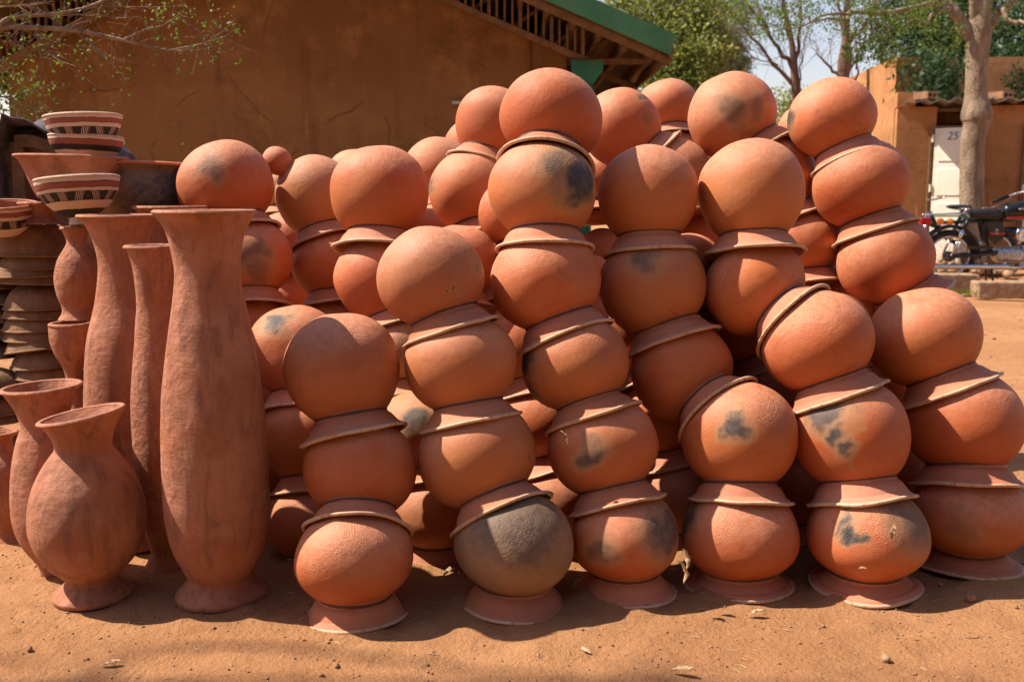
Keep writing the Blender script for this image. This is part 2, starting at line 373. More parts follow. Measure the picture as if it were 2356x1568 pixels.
# ------------------------------------------------------------------ ground
def axis(lo, hi, a, b, st, growth=1.16):
    xs = list(np.arange(a, b+1e-6, st)); s = st; x = a
    L = []
    while x > lo: s *= growth; x -= s; L.append(x)
    s = st; x = b; R_ = []
    while x < hi: s *= growth; x += s; R_.append(x)
    return np.array(L[::-1]+xs+R_)
gx = axis(-260, 260, -1.7, 2.3, .016); gy = axis(-20, 420, 1.7, 3.3, .013)
GX, GY = np.meshgrid(gx, gy, indexing='ij'); G = np.stack([GX.ravel(), GY.ravel(), np.zeros(GX.size)], 1)
def ground_z(V):
    V = np.asarray(V, float).copy(); V[:, 2] = 0
    n = np.hypot(V[:, 0], V[:, 1]-2.4)
    z = wob(V, 3, .008, 4., 2) + wob(V, 4, .0030, 24., 3) + .0035*np.maximum(0, wob(V, 6, 1., 60., 2)-.35)*np.clip(3.4-n, 0, 1)
    z += wob(V, 5, .03, .8, 2)*np.clip((n-4)/6, 0, 1)
    z *= np.clip(1.4-n/60, 0, 1)
    m = np.exp(-(((V[:, 0]-.045)/.05)**2+((V[:, 1]-2.10)/.035)**2))       # small crust of raised earth at the grey jar's foot
    return z + m*.014
G[:, 2] = ground_z(G)
ny = len(gy); ii = (np.arange(len(gx)-1)[:, None]*ny+np.arange(ny-1)[None]).ravel()
gf = np.stack([ii, ii+ny, ii+ny+1, ii+1], 1).tolist()
ground = mesh_obj('ground', G, gf, M_EARTH); tag(ground, kind='structure')

# ------------------------------------------------------------------ water jars, stacked mouth down
NS = 72
ang = np.arange(NS)*2*math.pi/NS
def ring_mesh(prof, seed, lump=.012, f0=2.4, pole=True, closed=False):
    prof = np.array(prof, float)
    V = np.stack([np.outer(prof[:, 0], np.cos(ang)).ravel(), np.outer(prof[:, 0], np.sin(ang)).ravel(), np.repeat(prof[:, 1], NS)], 1)
    Fc = []
    m = len(prof)
    for i in range(m-1 if not closed else m):
        a0 = i*NS; b0 = ((i+1) % m)*NS
        for k in range(NS): k2 = (k+1) % NS; Fc.append((a0+k, a0+k2, b0+k2, b0+k))
    if pole: Fc.append(tuple(range(NS-1, -1, -1)))
    return V, Fc
def deform(V, seed):
    r = np.random.default_rng(seed)
    d = wob(V, seed, .022, 2.0, 3)
    th = np.arctan2(V[:, 1], V[:, 0])
    d += .014*np.sin(2*th+r.uniform(0, 6))
    V = V*(1+d)[:, None]
    return V
def jar_meshes(seed, nk=.67, zn=-.77, zr=-1.03, rr=.875, crown=.93):
    zn = max(-.88, min(-.54, zr+.375))
    a = np.linspace(0.001, math.pi/2, 24)
    n = 2.06; prof = []
    for t in a: prof.append((math.sin(t)**(2/n), crown*math.cos(t)**(2/n)))
    b = abs(zn)/((1-nk**2.05)**(1/2.05))
    for t in np.linspace(math.pi/2, 3.0, 40)[1:]:
        r_, z_ = math.sin(t)**(2/2.05), -b*abs(math.cos(t))**(2/2.05)
        if r_ < nk-.012: break
        prof.append((r_, z_))
    Vb, Fb = ring_mesh(prof, seed)
    outer = smoothpts([(nk, zn+.035), (nk-.005, zn), (nk-.008, zn-.04), (nk+.008, zn-.11), (nk+.045, zn-.185), (rr-.07, zr+.065), (rr, zr+.008)], 5)
    inner = smoothpts([(rr-.02, zr-.006), (rr-.07, zr+.022), (nk+.06, zn-.13), (nk-.05, zn-.03), (nk-.06, zn+.05)], 5)
    Vn, Fn = ring_mesh(np.vstack([outer, inner]), seed, pole=False)
    bead = [(rr-.004+.040*math.cos(t), zr-.002+.032*math.sin(t)) for t in np.linspace(0, 2*math.pi, 9)[:-1]]
    Vr, Fr = ring_mesh(bead, seed, pole=False, closed=True)
    rg = np.random.default_rng(seed+5); p1, p2 = rg.uniform(0, 6, 2); am = rg.uniform(.006, .018)
    out = []
    for V in (Vb, Vn, Vr):
        V = deform(V, seed); th = np.arctan2(V[:, 1], V[:, 0])
        V[:, 2] += np.clip(-(V[:, 2]+.8), 0, 1)*3.2*(am*np.sin(2*th+p1)+.007*np.sin(3*th+p2))
        out.append(V)
    return (out[0], Fb), (out[1], Fn), (out[2], Fr)
jar_n = 0
def jar(c, r, axis_, label, group, spots=(), brown=0., tan=0., zr=-1.03, view=True):
    """c centre of the round body, r its radius, axis_ from mouth to crown"""
    global jar_n
    jar_n += 1; seed = 100+jar_n*7
    q = Vector(axis_).to_track_quat('Z', 'Y') @ Quaternion((0, 0, 1), random.uniform(0, 6.28))
    c = np.array(c); ax = np.array(q @ Vector((0, 0, 1)))
    root = empty('water_jar', c+ax*zr*r, q, label, 'clay jar', group)
    rg = np.random.default_rng(seed)
    v = c-C0; v /= np.linalg.norm(v); rr_ = np.cross(v, [0, 0, 1.]); rr_ /= np.linalg.norm(rr_); uu = np.cross(rr_, v)
    Rm = np.array(q.to_matrix()).T; tone_ = rg.uniform(-.5, .9); relief_ = rg.uniform(.55, 1.2); zone_ = max(0, rg.uniform(-1., 1.)); tv_ = max(0., rg.uniform(-.35, .34))
    for (V, Fc), nm, m in zip(jar_meshes(seed, nk=rg.uniform(.62, .655), rr=rg.uniform(.88, .93), crown=rg.uniform(.90, .95), zr=zr), ('body', 'neck', 'rim'), (M_BODY, M_NECK, M_RIM)):
        o = mesh_obj(nm, V, Fc, m, root, loc=(0, 0, -zr*r), scale=r)
        o['seam'] = -max(-.88, min(-.54, zr+.375))+.026
        o['relief'] = float(relief_); o['zone'] = float(zone_)
        o['tone'] = max(0., float(tone_))*(1 if nm == 'body' else .7 if nm == 'neck' else .2)
        o['rnd'] = float(rg.random()) if nm == 'body' else float(seed % 97)/97
        o['tan'] = float(tan*(1 if nm == 'body' else .4)+tv_*(1 if nm == 'body' else .5)); o['brown'] = float(brown+max(0, rg.normal(0, .12)))*(1. if nm != 'rim' else .3)
        for k in range(3):
            if k < len(spots) and nm == 'body':
                dx, dy, sz, st = spots[k]; dz = math.sqrt(max(0, 1-dx*dx-dy*dy))
                loc = Rm @ (rr_*dx+uu*dy-v*dz)
                o['spot%d' % (k+1)] = [float(x) for x in loc]; o['size%d' % (k+1)] = float(sz*1.3); o['dark%d' % (k+1)] = float(min(1, st*1.1))
            else:
                o['spot%d' % (k+1)] = [0., 0., 9.]; o['size%d' % (k+1)] = 0.; o['dark%d' % (k+1)] = 0.
    return root
KSP = 1.60; LEAN = math.tan(math.radians(14))
GF, GB = 'water jars stacked mouth down in the front row', 'water jars stacked mouth down behind the front row'
FRONT = {
 'A': ('g', [
  (818, 1285, 134, 'bright orange jar at the foot of the three-jar front stack beside the tall vases', {}),
  (830, 1070, 129, 'middle jar of the three-jar front stack beside the tall vases', {}),
  (789, 830, 131, 'dull brown-orange top jar of the three-jar front stack beside the tall vases', dict(brown=.42, spots=[(-.4, .45, .3, .12)]))]),
 'B': ('g', [
  (1181, 1250, 136, 'jar blackened grey over its whole left side, on the ground in the front row', dict(sit=1.02, spots=[(-.30, .12, 1.15, .72), (.55, .0, .62, .85), (.1, .5, .8, .6)], brown=.3)),
  (1100, 1040, 134, 'smooth orange jar resting directly on the grey-blackened ground jar', {}),
  (1062, 830, 128, 'jar second from the top of the stack built on the grey-blackened jar', {}),
  (992, 632, 127, 'brownish jar with one round dark dot, topping the stack on the grey-blackened jar', dict(brown=.38, tan=.1, spots=[(.36, -.17, .05, .8), (.86, .3, .22, .35)]))]),
 'C': ('g', [
  (1438, 1238, 127, 'ground jar with dark smoky flank and two brown drips under the tallest front stack', dict(sit=.96, spots=[(.80, .12, .42, .75), (-.42, -.28, .22, .55)])),
  (1388, 1020, 126, 'second jar up in the tallest front stack, small blue-black smudge on its face', dict(spots=[(-.22, -.18, .17, .75), (-.2, .1, .14, .35)])),
  (1324, 830, 125, 'third jar up in the tallest front stack, black stain down its left edge', dict(spots=[(-.93, .12, .30, .85), (-.8, -.5, .2, .5)])),
  (1254, 640, 127, 'red-orange fourth jar up in the tallest front stack', dict(spots=[(.72, .1, .3, .12)])),
  (1249, 428, 124, 'jar with a large jet black fire mark, just under the highest front jar', dict(spots=[(.50, .36, .44, 1.), (.74, .16, .36, 1.), (.15, .5, .28, .5)])),
  (1267, 262, 118, 'highest jar of the whole pile, plain pinkish orange sphere', {})]),
 'D': ('g', [
  (1703, 1235, 131, 'plain orange ground jar half sunk in earth, between smoky jar and cracked jar', dict(sit=.82, spots=[(-.92, .25, .32, .75)])),
  (1699, 990, 132, 'jar with a grey thumb-sized smudge near its centre, second in its front stack', dict(spots=[(-.03, .10, .21, .85), (.6, .3, .3, .10)])),
  (1568, 845, 122, 'strongly tilted jar above the jar with the grey central smudge', {}),
  (1498, 645, 120, 'jar with a blue-grey wedge stain high on its face, under the top of its stack', dict(tan=.12, spots=[(-.12, .5, .24, .6)])),
  (1488, 432, 116, 'red top jar half in shade, right beside the black fire-marked jar', dict(spots=[(-.55, -.8, .12, .8)]))]),
 'E': ('g', [
  (1994, 1235, 138, 'cracked ground jar with mud nest and dark slanting streak', dict(sit=.80, spots=[(-.30, .18, .13, .9), (.78, .35, .40, .6), (-.22, .05, .11, .9)])),
  (1955, 975, 132, 'jar with long grey-black cloud across its face, on the cracked jar', dict(spots=[(-.46, .22, .30, .8), (-.18, -.18, .2, .85), (.08, -.40, .15, .8)])),
  (1878, 778, 128, 'sunlit tilted jar above the jar with the long grey-black cloud', {}),
  (1738, 652, 118, 'red jar whose wide collar slants steeply down over the sunlit tilted jar', {}),
  (1729, 425, 122, 'pale dusty top jar with white water drips, at the crest of the pile', dict(tan=.25))]),
 'F': ('g', [
  (2228, 1190, 128, 'shaded ground jar with purple-brown mottling at the right end of the pile', dict(sit=.85, brown=.2, spots=[(-.1, -.2, .25, .28)])),
  (2213, 962, 130, 'second jar from the ground of the three-jar stack at the right end of the pile', {}),
  (2125, 768, 127, 'sunlit top jar of the three-jar stack at the right end of the pile', {})]),
 'FB': (3.02, [
  (2037, 590, 112, 'shadow-crossed lowest visible jar of the tall back stack beside the motorcycle', dict(lean=(-.62, .2, 1))),
  (1978, 418, 109, 'middle jar of the three visible in the tall back stack beside the motorcycle', {}),
  (1913, 263, 99, 'top jar of the tall right-hand back stack, standing against the orange building', dict(spots=[(-.97, -.05, .25, .8)]))]),
}
BACK = {
 'H': (2.80, [
  (725, 1185, 112, 'shaded jar near the ground just right of the tallest vase', dict(brown=.2)),
  (706, 985, 108, 'shaded orange jar halfway up, squeezed between tallest vase and three-jar stack', {}),
  (680, 790, 106, 'jar with a dark slate patch on its shoulder, right of the tallest vase', dict(spots=[(-.42, .58, .26, .85)]))]),
 'H2': (3.10, [
  (566, 590, 103, 'jar with mottled black firing blotches beside the tallest vase neck', dict(spots=[(.15, .1, .3, .55), (.3, -.35, .25, .5)])),
  (518, 418, 107, 'top jar above the tallest vase rims with faint blue-grey patch', dict(spots=[(-.42, .36, .22, .45)]))]),
 'I': (3.26, [
  (766, 600, 92, 'shaded jar under the pale round jar beside the little gourd pot', {}),
  (722, 438, 92, 'pale round jar next to the little gourd pot', dict(tan=.45))]),
 'J': (2.93, [
  (925, 800, 98, 'tan unburnished jar peeping out between two front stacks', dict(tan=.85)),
  (868, 628, 100, 'jar under the big pink jar left of the brownish dotted jar', {}),
  (874, 427, 110, 'big pinkish jar topping the stack left of the brownish dotted jar', {})]),
 'K': (3.20, [
  (1125, 592, 98, 'jar seen behind the shoulder of the brownish dotted jar', {}),
  (1089, 430, 100, 'jar with dark left edge directly left of the black fire-marked jar', dict(spots=[(-.95, .2, .2, .6)])),
  (1136, 268, 84, 'upper back jar just left of the highest jar', {})]),
 'G': (3.24, [
  (1548, 396, 92, 'textured tan-pink jar wedged behind the red half-shaded top jar', dict(tan=.25)),
  (1426, 282, 92, 'tilted back jar with dark mark just right of the highest jar', dict(spots=[(.55, .70, .14, .7), (.7, .1, .2, .25)]))]),
 'G2': (3.20, [
  (1850, 552, 93, 'shaded jar between the pale dripped jar and the rightmost stack', {}),
  (1782, 392, 94, 'orange jar directly behind the pale dripped jar', {}),
  (1686, 258, 104, 'top jar smeared with swirling grey soot above the pale dripped jar', dict(spots=[(-.05, .15, .24, .5), (.25, -.25, .22, .3), (.5, .3, .2, .35)]))]),
}
SINGLE = [
 (1010, 398, 84, 3.75, 'back jar rising between the pink jar and the dark-edged jar', {}),
 (1094, 338, 74, 4.05, 'farthest back jar showing only a sliver left of the upper back jar', {}),
 (1537, 250, 70, 3.95, 'small back jar rising behind the tilted jar with dark mark', {}),
 (818, 400, 62, 3.9, 'tan back jar crown peeping over between pale jar and pink jar', dict(tan=.7)),
 (1004, 548, 82, 3.55, 'jar glimpsed in the gap below the farthest left crest jars', {}),
 (1380, 418, 78, 3.5, 'jar glimpsed between black fire-marked jar and red half-shaded jar', {}),
 (1628, 570, 92, 3.35, 'deeply shaded jar between the wedge-stained jar and the steep-collared jar', {}),
 (1862, 305, 72, 3.75, 'back jar showing a sliver left of the rightmost top jar', {}),
 (652, 440, 60, 3.85, 'tan back jar crown just below the little gourd pot', dict(tan=.8)),
 (665, 560, 80, 3.6, 'dark jar in the gap under the little gourd pot', {}),
 (1392, 590, 70, 3.55, 'dusty brown jar deep in the gap right of the red-orange jar', dict(tan=.6)),
]
LOW = {
 'L1': [(1000, 1175, 112, 'shadowed ground jar deep behind the first and second front stacks', {}), (968, 985, 108, 'dark jar deep between first and second front stacks, second from ground', dict(spots=[(-.1, .3, .25, .8)])), (940, 925, 0, '', {})],
 'L2': [(1290, 1150, 112, 'shadowed ground jar deep behind the second and third front stacks', {}), (1250, 955, 108, 'dark jar deep between second and third front stacks, second from ground', {}), (1215, 775, 104, 'dark jar deep between second and third front stacks, third from ground', {})],
 'L3': [(1560, 1140, 112, 'shadowed ground jar deep behind the third and fourth front stacks', {}), (1520, 945, 108, 'dark jar deep between third and fourth front stacks, second from ground', {}), (1440, 745, 100, 'dark jar deep between third and fourth front stacks, third from ground', {})],
 'L4': [(1845, 1120, 112, 'shadowed ground jar deep behind the fourth and fifth front stacks', {}), (1775, 900, 106, 'dark jar deep between fourth and fifth front stacks, second from ground', {}), (1712, 735, 100, 'dark jar deep between fourth and fifth front stacks, third from ground', {})],
 'L5': [(2095, 1085, 110, 'shadowed ground jar deep behind the fifth and sixth front stacks', {}), (2040, 890, 106, 'dark jar deep between fifth and sixth front stacks, second from ground', {}), (1985, 715, 98, 'dark jar deep between fifth and sixth front stacks, third from ground', {})],
}
PLACED = []; TAILS = []
def solve(x, y, R, pd, pp, pr):
    ds = np.linspace(pd-.05, pd+.36, 600)
    dist = np.array([np.linalg.norm(P(x, y, t)-pp)/((R*t/F+pr)/2) for t in ds]); im = dist.argmin()
    dk = ds[im] if dist[im] >= KSP else ds[im+np.argmax(dist[im:] >= KSP)]
    q_ = np.array([P(x, y, t) for t in ds]); dl = ds[np.argmin(np.abs((q_[:, 1]-pp[1])-LEAN*(q_[:, 2]-pp[2])))]
    return max(dk, dl)
def stack(start, rows, group, push=0.):
    prev = None
    for i, (x, y, R, lab, kw) in enumerate(rows):
        if R == 0: continue
        if i or start != 'g': y += 9
        if prev is None:
            hb = kw.pop('sit', .97); ln_ = kw.pop('lean', (-.1, .25, 1))
            d = (1/(math.sin(PITCH)-math.cos(PITCH)*(784-y)/F+hb*R/F)) if start == 'g' else start
            c = P(x, y, d); r = R*d/F
            axis_ = Vector((0, .03, 1)) if start == 'g' else Vector(ln_)
            if start == 'g': zr = -c[2]/r
            else: zr = -1.03
        else:
            d = solve(x, y, R, *prev); c = P(x, y, d); r = R*d/F; axis_ = Vector(c-prev[1]); zr = -min(1.24, max(1.06, np.linalg.norm(c-prev[1])/r-.60*prev[2]/r))
        jar(c, r, axis_, lab, group, zr=zr, **kw); PLACED.append((c, r))
        if i == 0 and start != 'g': TAILS.append((c, r))
        prev = (d, c, r)
for k, (s0, rows) in FRONT.items(): stack(s0, rows, GF if s0 == 'g' else GB)
for k, (s0, rows) in BACK.items(): stack(s0, rows, GB)
for k, rows in LOW.items(): stack('g', rows, GB)
for (x, y, R, d, lab, kw) in SINGLE:
    jar(P(x, y, d), R*d/F, Vector((random.uniform(-.25, .1), .3, 1)), lab, GB, **kw)
    PLACED.append((P(x, y, d), R*d/F)); TAILS.append(PLACED[-1])
pj_, pr0 = None, .145
for k in range(5):  # unseen jar stack, added left of the view to shade the dishes
    c_ = np.array((-1.99+.01*k, 3.18+.03*k, .14+.235*k)); jar(c_, .145, Vector((.05, .1, 1)), '%s jar of an unseen stack added at left to shade the dishes' % ['lowest', 'second', 'third', 'fourth', 'top'][k], 'unseen jars added left of the view for shade'); PLACED.append((c_, .145))
# hidden jars added under the back stacks, to carry them and block light
for (c, r) in TAILS:
    pc, pr_ = np.array(c), r
    for _ in range(6):
        rn = .135
        for dx, dy in ((0, -.03), (.05, .03), (-.05, .03), (0, .10), (.08, -.02), (-.08, -.02)):
            n_ = pc+np.array([dx, dy, 0]); h_ = 1.66*(rn+pr_)/2; n_[2] = pc[2]-math.sqrt(h_*h_-dx*dx-dy*dy)
            if all(np.linalg.norm(n_-q_) > .93*(rn+rq) for q_, rq in PLACED if q_ is not c and np.linalg.norm(q_-pc) > 1e-6): break
        else: break
        if n_[2] < .10: break
        jar(n_, rn, Vector(pc-n_)*(1 if pc[2] > n_[2] else -1), 'hidden jar added under the back jars, to carry them and block light', GB, brown=.1); PLACED.append((n_, rn)); pc, pr_ = n_, rn

def covered(c, r, need=1.):
    '''is a jar of this size wholly behind others as seen from where the photograph was taken'''
    def pj(c):
        v = np.array(c)-C0; d = v@FW; return v@RT/d, v@UP/d, d
    X, Yp, d = pj(c); rad = r/d*1.12
    occ = [(a_, b_, rr_/dd, dd) for (a_, b_, dd), rr_ in ((pj(q_), rq) for q_, rq in PLACED) if dd < d-.03]
    for k in range(24):
        a = k*2.399; s_ = rad*math.sqrt((k+.5)/24)*1.02
        x_, y_ = X+s_*math.cos(a), Yp+s_*math.sin(a)
        n_ok = (0 if k == 0 else n_ok)+bool(any((x_-o[0])**2+(y_-o[1])**2 < (o[2]*.97)**2 for o in occ))
    return n_ok >= 24*need
g_ = np.random.default_rng(5); n_in = 0  # extra hidden jars packed in at random to keep light out of the pile
for _ in range(9000):
    c = np.array([g_.uniform(-.75, 1.15), g_.uniform(2.6, 3.5), g_.uniform(.14, 1.05)])
    if all(np.linalg.norm(c-q_) > .97*(.115+rq) for q_, rq in PLACED) and covered(c, .115):
        jar(c, .115, Vector((g_.uniform(-.2, .2), .25, 1)), 'hidden jar added under the back jars, to carry them and block light', GB, brown=.1); PLACED.append((c, .115)); n_in += 1
        if n_in >= 60: break
n_g = 0  # further jars added behind the front stacks to darken the gaps
for _ in range(4000):
    if n_g >= 14: break
    c = np.array([g_.uniform(-.45, 1.05), g_.uniform(2.66, 3.0), g_.uniform(.40, 1.0)])
    if all(np.linalg.norm(c-q_) > .96*(.118+rq) for q_, rq in PLACED) and covered(c, .118, .70):
        jar(c, .118, Vector((g_.uniform(-.3, .1), .25, 1)), 'jar added inside the pile to darken a gap between the front stacks, barely showing', GB, brown=.15); PLACED.append((c, .118)); n_g += 1
print('gap jars', n_g)
print('inner jars', n_in, 'all', len(PLACED))

# ------------------------------------------------------------------ vases (upright lathe shapes read off their silhouettes)
def zrow(y, d): return 1+d*(-math.sin(PITCH)+math.cos(PITCH)*(784-y)/F)
def lathe_v(prof, seed, lump, n=64, slope=(0, 0), zt=None):
    a = np.arange(n)*2*math.pi/n
    V = np.stack([np.outer(prof[:, 0], np.cos(a)).ravel(), np.outer(prof[:, 0], np.sin(a)).ravel(), np.repeat(prof[:, 1], n)], 1)
    s = 1/max(prof[:, 0].max(), .01)
    d = wob(V*s, seed, lump, 2.0, 3); V[:, :2] *= (1+d)[:, None]
    if zt is not None:
        h = np.clip((V[:, 2]-zt*.78)/(zt*.22), 0, 1)**2
        V[:, 2] += h*(slope[0]*V[:, 0]+slope[1]*V[:, 1])
    Fc = [(i*n+k, i*n+(k+1) % n, (i+1)*n+(k+1) % n, (i+1)*n+k) for i in range(len(prof)-1) for k in range(n)]
    return V, Fc
def vase(name, x, d, rows, label, cat='clay vase', group='tall clay vases', seed=1, foot=None, lip=.011, lump=.014, slope=(0, 0), spots=(), z0=None, brown=0., tan=0., mat=None):
    """rows: (row in the picture, half width) from the rim down"""
    mat = mat or M_VASE
    pr = np.array([(hw*d/F, zrow(y, d)) for y, hw in rows])[::-1]
    zb = pr[0, 1]; base = P(x, rows[-1][0], d); base[2] = zb if z0 is None else z0
    pr[:, 1] -= zb; pr = smoothpts(pr, 6)
    if z0 is not None: pr[:, 1] *= (zb+pr[-1, 1]-z0)/pr[-1, 1]
    zt = pr[-1, 1]
    nf = 0
    if foot is not None:
        zf = zrow(foot, d)-zb; nf = int(np.argmax(pr[:, 1] > zf))
    root = empty(name, tuple(base), None, label, cat, group)
    def fin(o):
        o['rnd'] = (seed*.371) % 1; o['brown'] = brown; o['tan'] = tan
        for k in range(3):
            if k < len(spots):
                sx, sy, szr, sz, st = spots[k]; o['spot%d' % (k+1)] = [sx, sy, szr]; o['size%d' % (k+1)] = sz; o['dark%d' % (k+1)] = st
            else: o['spot%d' % (k+1)] = [0., 0., 9.]; o['size%d' % (k+1)] = 0.; o['dark%d' % (k+1)] = 0.
    kk = 1/pr[:, 0].max()
    top = pr[-1]
    th = .009 if pr[:, 0].max() > .05 else .006
    inner = [(max(r-th, .004), z) for r, z in pr[::-1][2:] if z > zt*.45]
    bodyp = np.array(list(pr[nf:-1]) + [(top[0]-.002, top[1]-.002)] + [(top[0]-th, top[1]-.001)] + inner)
    V, Fc = lathe_v(bodyp, seed, lump, slope=slope, zt=zt); V *= kk
    o = mesh_obj('body', V, Fc, mat, root, scale=1/kk); fin(o)
    if nf:
        fp = np.array([(max(.01, pr[0, 0]-.004), .0)] + list(pr[:nf+1]))
        V, Fc = lathe_v(fp, seed, lump, slope=slope, zt=zt); Fc.append(tuple(range(63, -1, -1))); V *= kk
        o = mesh_obj('foot', V, Fc, mat, root, scale=1/kk); fin(o)
    bead = np.array([(top[0]-lip*.35+lip*.62*math.cos(t), top[1]-lip*.25+lip*.55*math.sin(t)) for t in np.linspace(0, 2*math.pi, 11)])
    V, Fc = lathe_v(bead, seed, lump, slope=slope, zt=zt); V *= kk
    o = mesh_obj('rim', V, Fc, mat, root, scale=1/kk); fin(o)
    return root
vase('vase', 511, 2.50, [(483, 108), (497, 101), (525, 86), (565, 76), (620, 70), (680, 76), (740, 86), (800, 95), (900, 108), (1000, 115), (1100, 117), (1190, 114), (1260, 103), (1310, 84), (1335, 73), (1350, 79), (1366, 94), (1376, 102), (1386, 101)],
     'tallest clay vase with wide flared rim, in front beside the jar pile', foot=1336, seed=11, z0=.009)
vase('vase', 388, 2.70, [(560, 58), (572, 52), (610, 43), (680, 38), (740, 44), (850, 57), (950, 63), (1050, 64), (1150, 57), (1220, 46), (1265, 36), (1285, 44), (1303, 54)],
     'slender clay vase squeezed between the two widest tall vases', foot=1268, seed=12, lump=.022, z0=.007)
vase('vase', 318, 2.88, [(493, 88), (504, 80), (530, 66), (565, 56), (610, 52), (680, 62), (760, 82), (850, 94), (950, 99), (1050, 98), (1130, 88), (1180, 66), (1210, 48), (1230, 58), (1248, 68)],
     'tall clay vase with wide flat rim, behind the short round vase', foot=1212, seed=13)
vase('vase', 215, 2.50, [(938, 92), (950, 85), (965, 76), (990, 65), (1018, 61), (1035, 71), (1060, 88), (1100, 109), (1145, 122), (1195, 127), (1243, 120), (1291, 99), (1325, 69), (1342, 55), (1356, 64), (1370, 79), (1379, 87), (1388, 86)],
     'short round-bellied clay vase with chipped tilted rim, front left corner', foot=1343, z0=.009, seed=14, slope=(.17, 0), lump=.006)
vase('vase', 126, 2.66, [(876, 84), (887, 78), (910, 66), (940, 54), (968, 50), (1000, 60), (1060, 74), (1145, 82), (1200, 79), (1245, 64), (1280, 42), (1298, 33), (1318, 30)],
     'narrow clay vase with wide rim right behind the short round vase', foot=1290, seed=15, slope=(.05, 0), lump=.012)
vase('vase', 22, 2.95, [(985, 34), (995, 26), (1010, 20), (1030, 26), (1060, 44), (1110, 56), (1160, 55), (1200, 44), (1220, 46), (1238, 62)],
     'small pink clay vase at the left edge, cut by the picture edge', foot=1206, seed=16)
vase('vase', 425, 3.10, [(474, 78), (484, 70), (505, 56), (540, 48), (600, 60), (700, 80), (850, 92), (1000, 88), (1080, 66), (1130, 40), (1160, 58)],
     'pale-rimmed vase hidden behind the tallest vase', foot=1132, seed=17)
# narrow pedestal jars standing one on another
zA = None
v7 = vase('pedestal_jar', 190, 2.98, [(735, 44), (750, 45), (775, 44), (805, 36), (835, 22), (860, 17), (900, 15), (930, 22), (960, 50), (1090, 58), (1190, 40)],
     'lower slim jar with tapering waist, carrying the knobbly orange jar', 'clay jar', 'slim pedestal jars', seed=21)
vase('pedestal_jar', 187, 2.98, [(522, 32), (534, 27), (555, 21), (572, 28), (600, 44), (635, 54), (670, 52), (700, 42), (718, 42), (733, 51)],
     'knobbly orange pedestal jar under the tilted striped bowl', 'clay jar', 'slim pedestal jars', seed=22, foot=712, lump=.03)
vase('pedestal_jar', 232, 3.08, [(520, 26), (545, 22), (565, 32), (600, 46), (640, 48), (680, 40), (705, 36), (728, 44)],
     'greenish-smoked pedestal jar half hidden by the tall wide-rimmed vase', 'clay jar', 'slim pedestal jars', seed=23, foot=708, spots=[(-.3, -.95, 2.2, .6, .5)], tan=.3)
vase('pedestal_jar', 236, 3.08, [(730, 40), (760, 42), (820, 30), (860, 18), (930, 22), (980, 48), (1100, 56), (1180, 40)],
     'slim jar supporting the greenish-smoked pedestal jar', 'clay jar', 'slim pedestal jars', seed=24)

# ------------------------------------------------------------------ bowls
def painted(name, bands, hatch):
    """bands: (height 0..1 from rim, colour) hand-painted hoops; hatch (lo, hi): black hoop with groups of white strokes"""
    t = NT(name); tc = t.n('ShaderNodeTexCoord').outputs['Object']
    s = t.n('ShaderNodeSeparateXYZ'); t.l(tc, s.inputs[0])
    wv = t.math('MULTIPLY', t.math('SUBTRACT', t.noise(tc, 2.4, 4, .6), .5), .07)
    z = t.math('ADD', s.outputs[2], wv)
    c = None
    cream, brick, black = (.62, .47, .36), (.30, .085, .05), (.028, .022, .022)
    table = dict(w=cream, r=brick, k=black)
    c = t.mix(0., table[bands[0][1]], table[bands[0][1]])
    for zz, kcol in bands[1:]: c = t.mix(t.ramp(z, zz+.006, zz-.006), c, table[kcol])
    if hatch:
        a = t.math('MULTIPLY', t.math('ARCTAN2', s.outputs[1], s.outputs[0]), 14/6.2832)
        cell = t.math('FLOOR', a); fr = t.math('FRACT', a)
        tilt = t.math('MULTIPLY', t.math('SINE', t.math('MULTIPLY', cell, 2.4)), 1.0)
        u = t.math('ADD', fr, t.math('MULTIPLY', t.math('SUBTRACT', z, (hatch[0]+hatch[1])/2), tilt))
        line = t.math('LESS_THAN', t.math('FRACT', t.math('MULTIPLY', u, 9.)), .42)
        grp = t.math('MULTIPLY', t.math('GREATER_THAN', u, .2), t.math('LESS_THAN', u, .68))
        inb = t.math('MULTIPLY', t.math('GREATER_THAN', z, hatch[0]+.012), t.math('LESS_THAN', z, hatch[1]-.012))
        c = t.mix(t.math('MULTIPLY', t.math('MULTIPLY', line, grp), t.math('MULTIPLY', inb, .85)), c, cream)
    n3 = t.noise(tc, 9., 6, .65)
    c = t.mix(t.ramp(n3, .55, .8, 0, .5), c, (.33, .19, .12))
    return t.done(c, .7, t.bump(t.noise(tc, 22, 5), .004), .3)
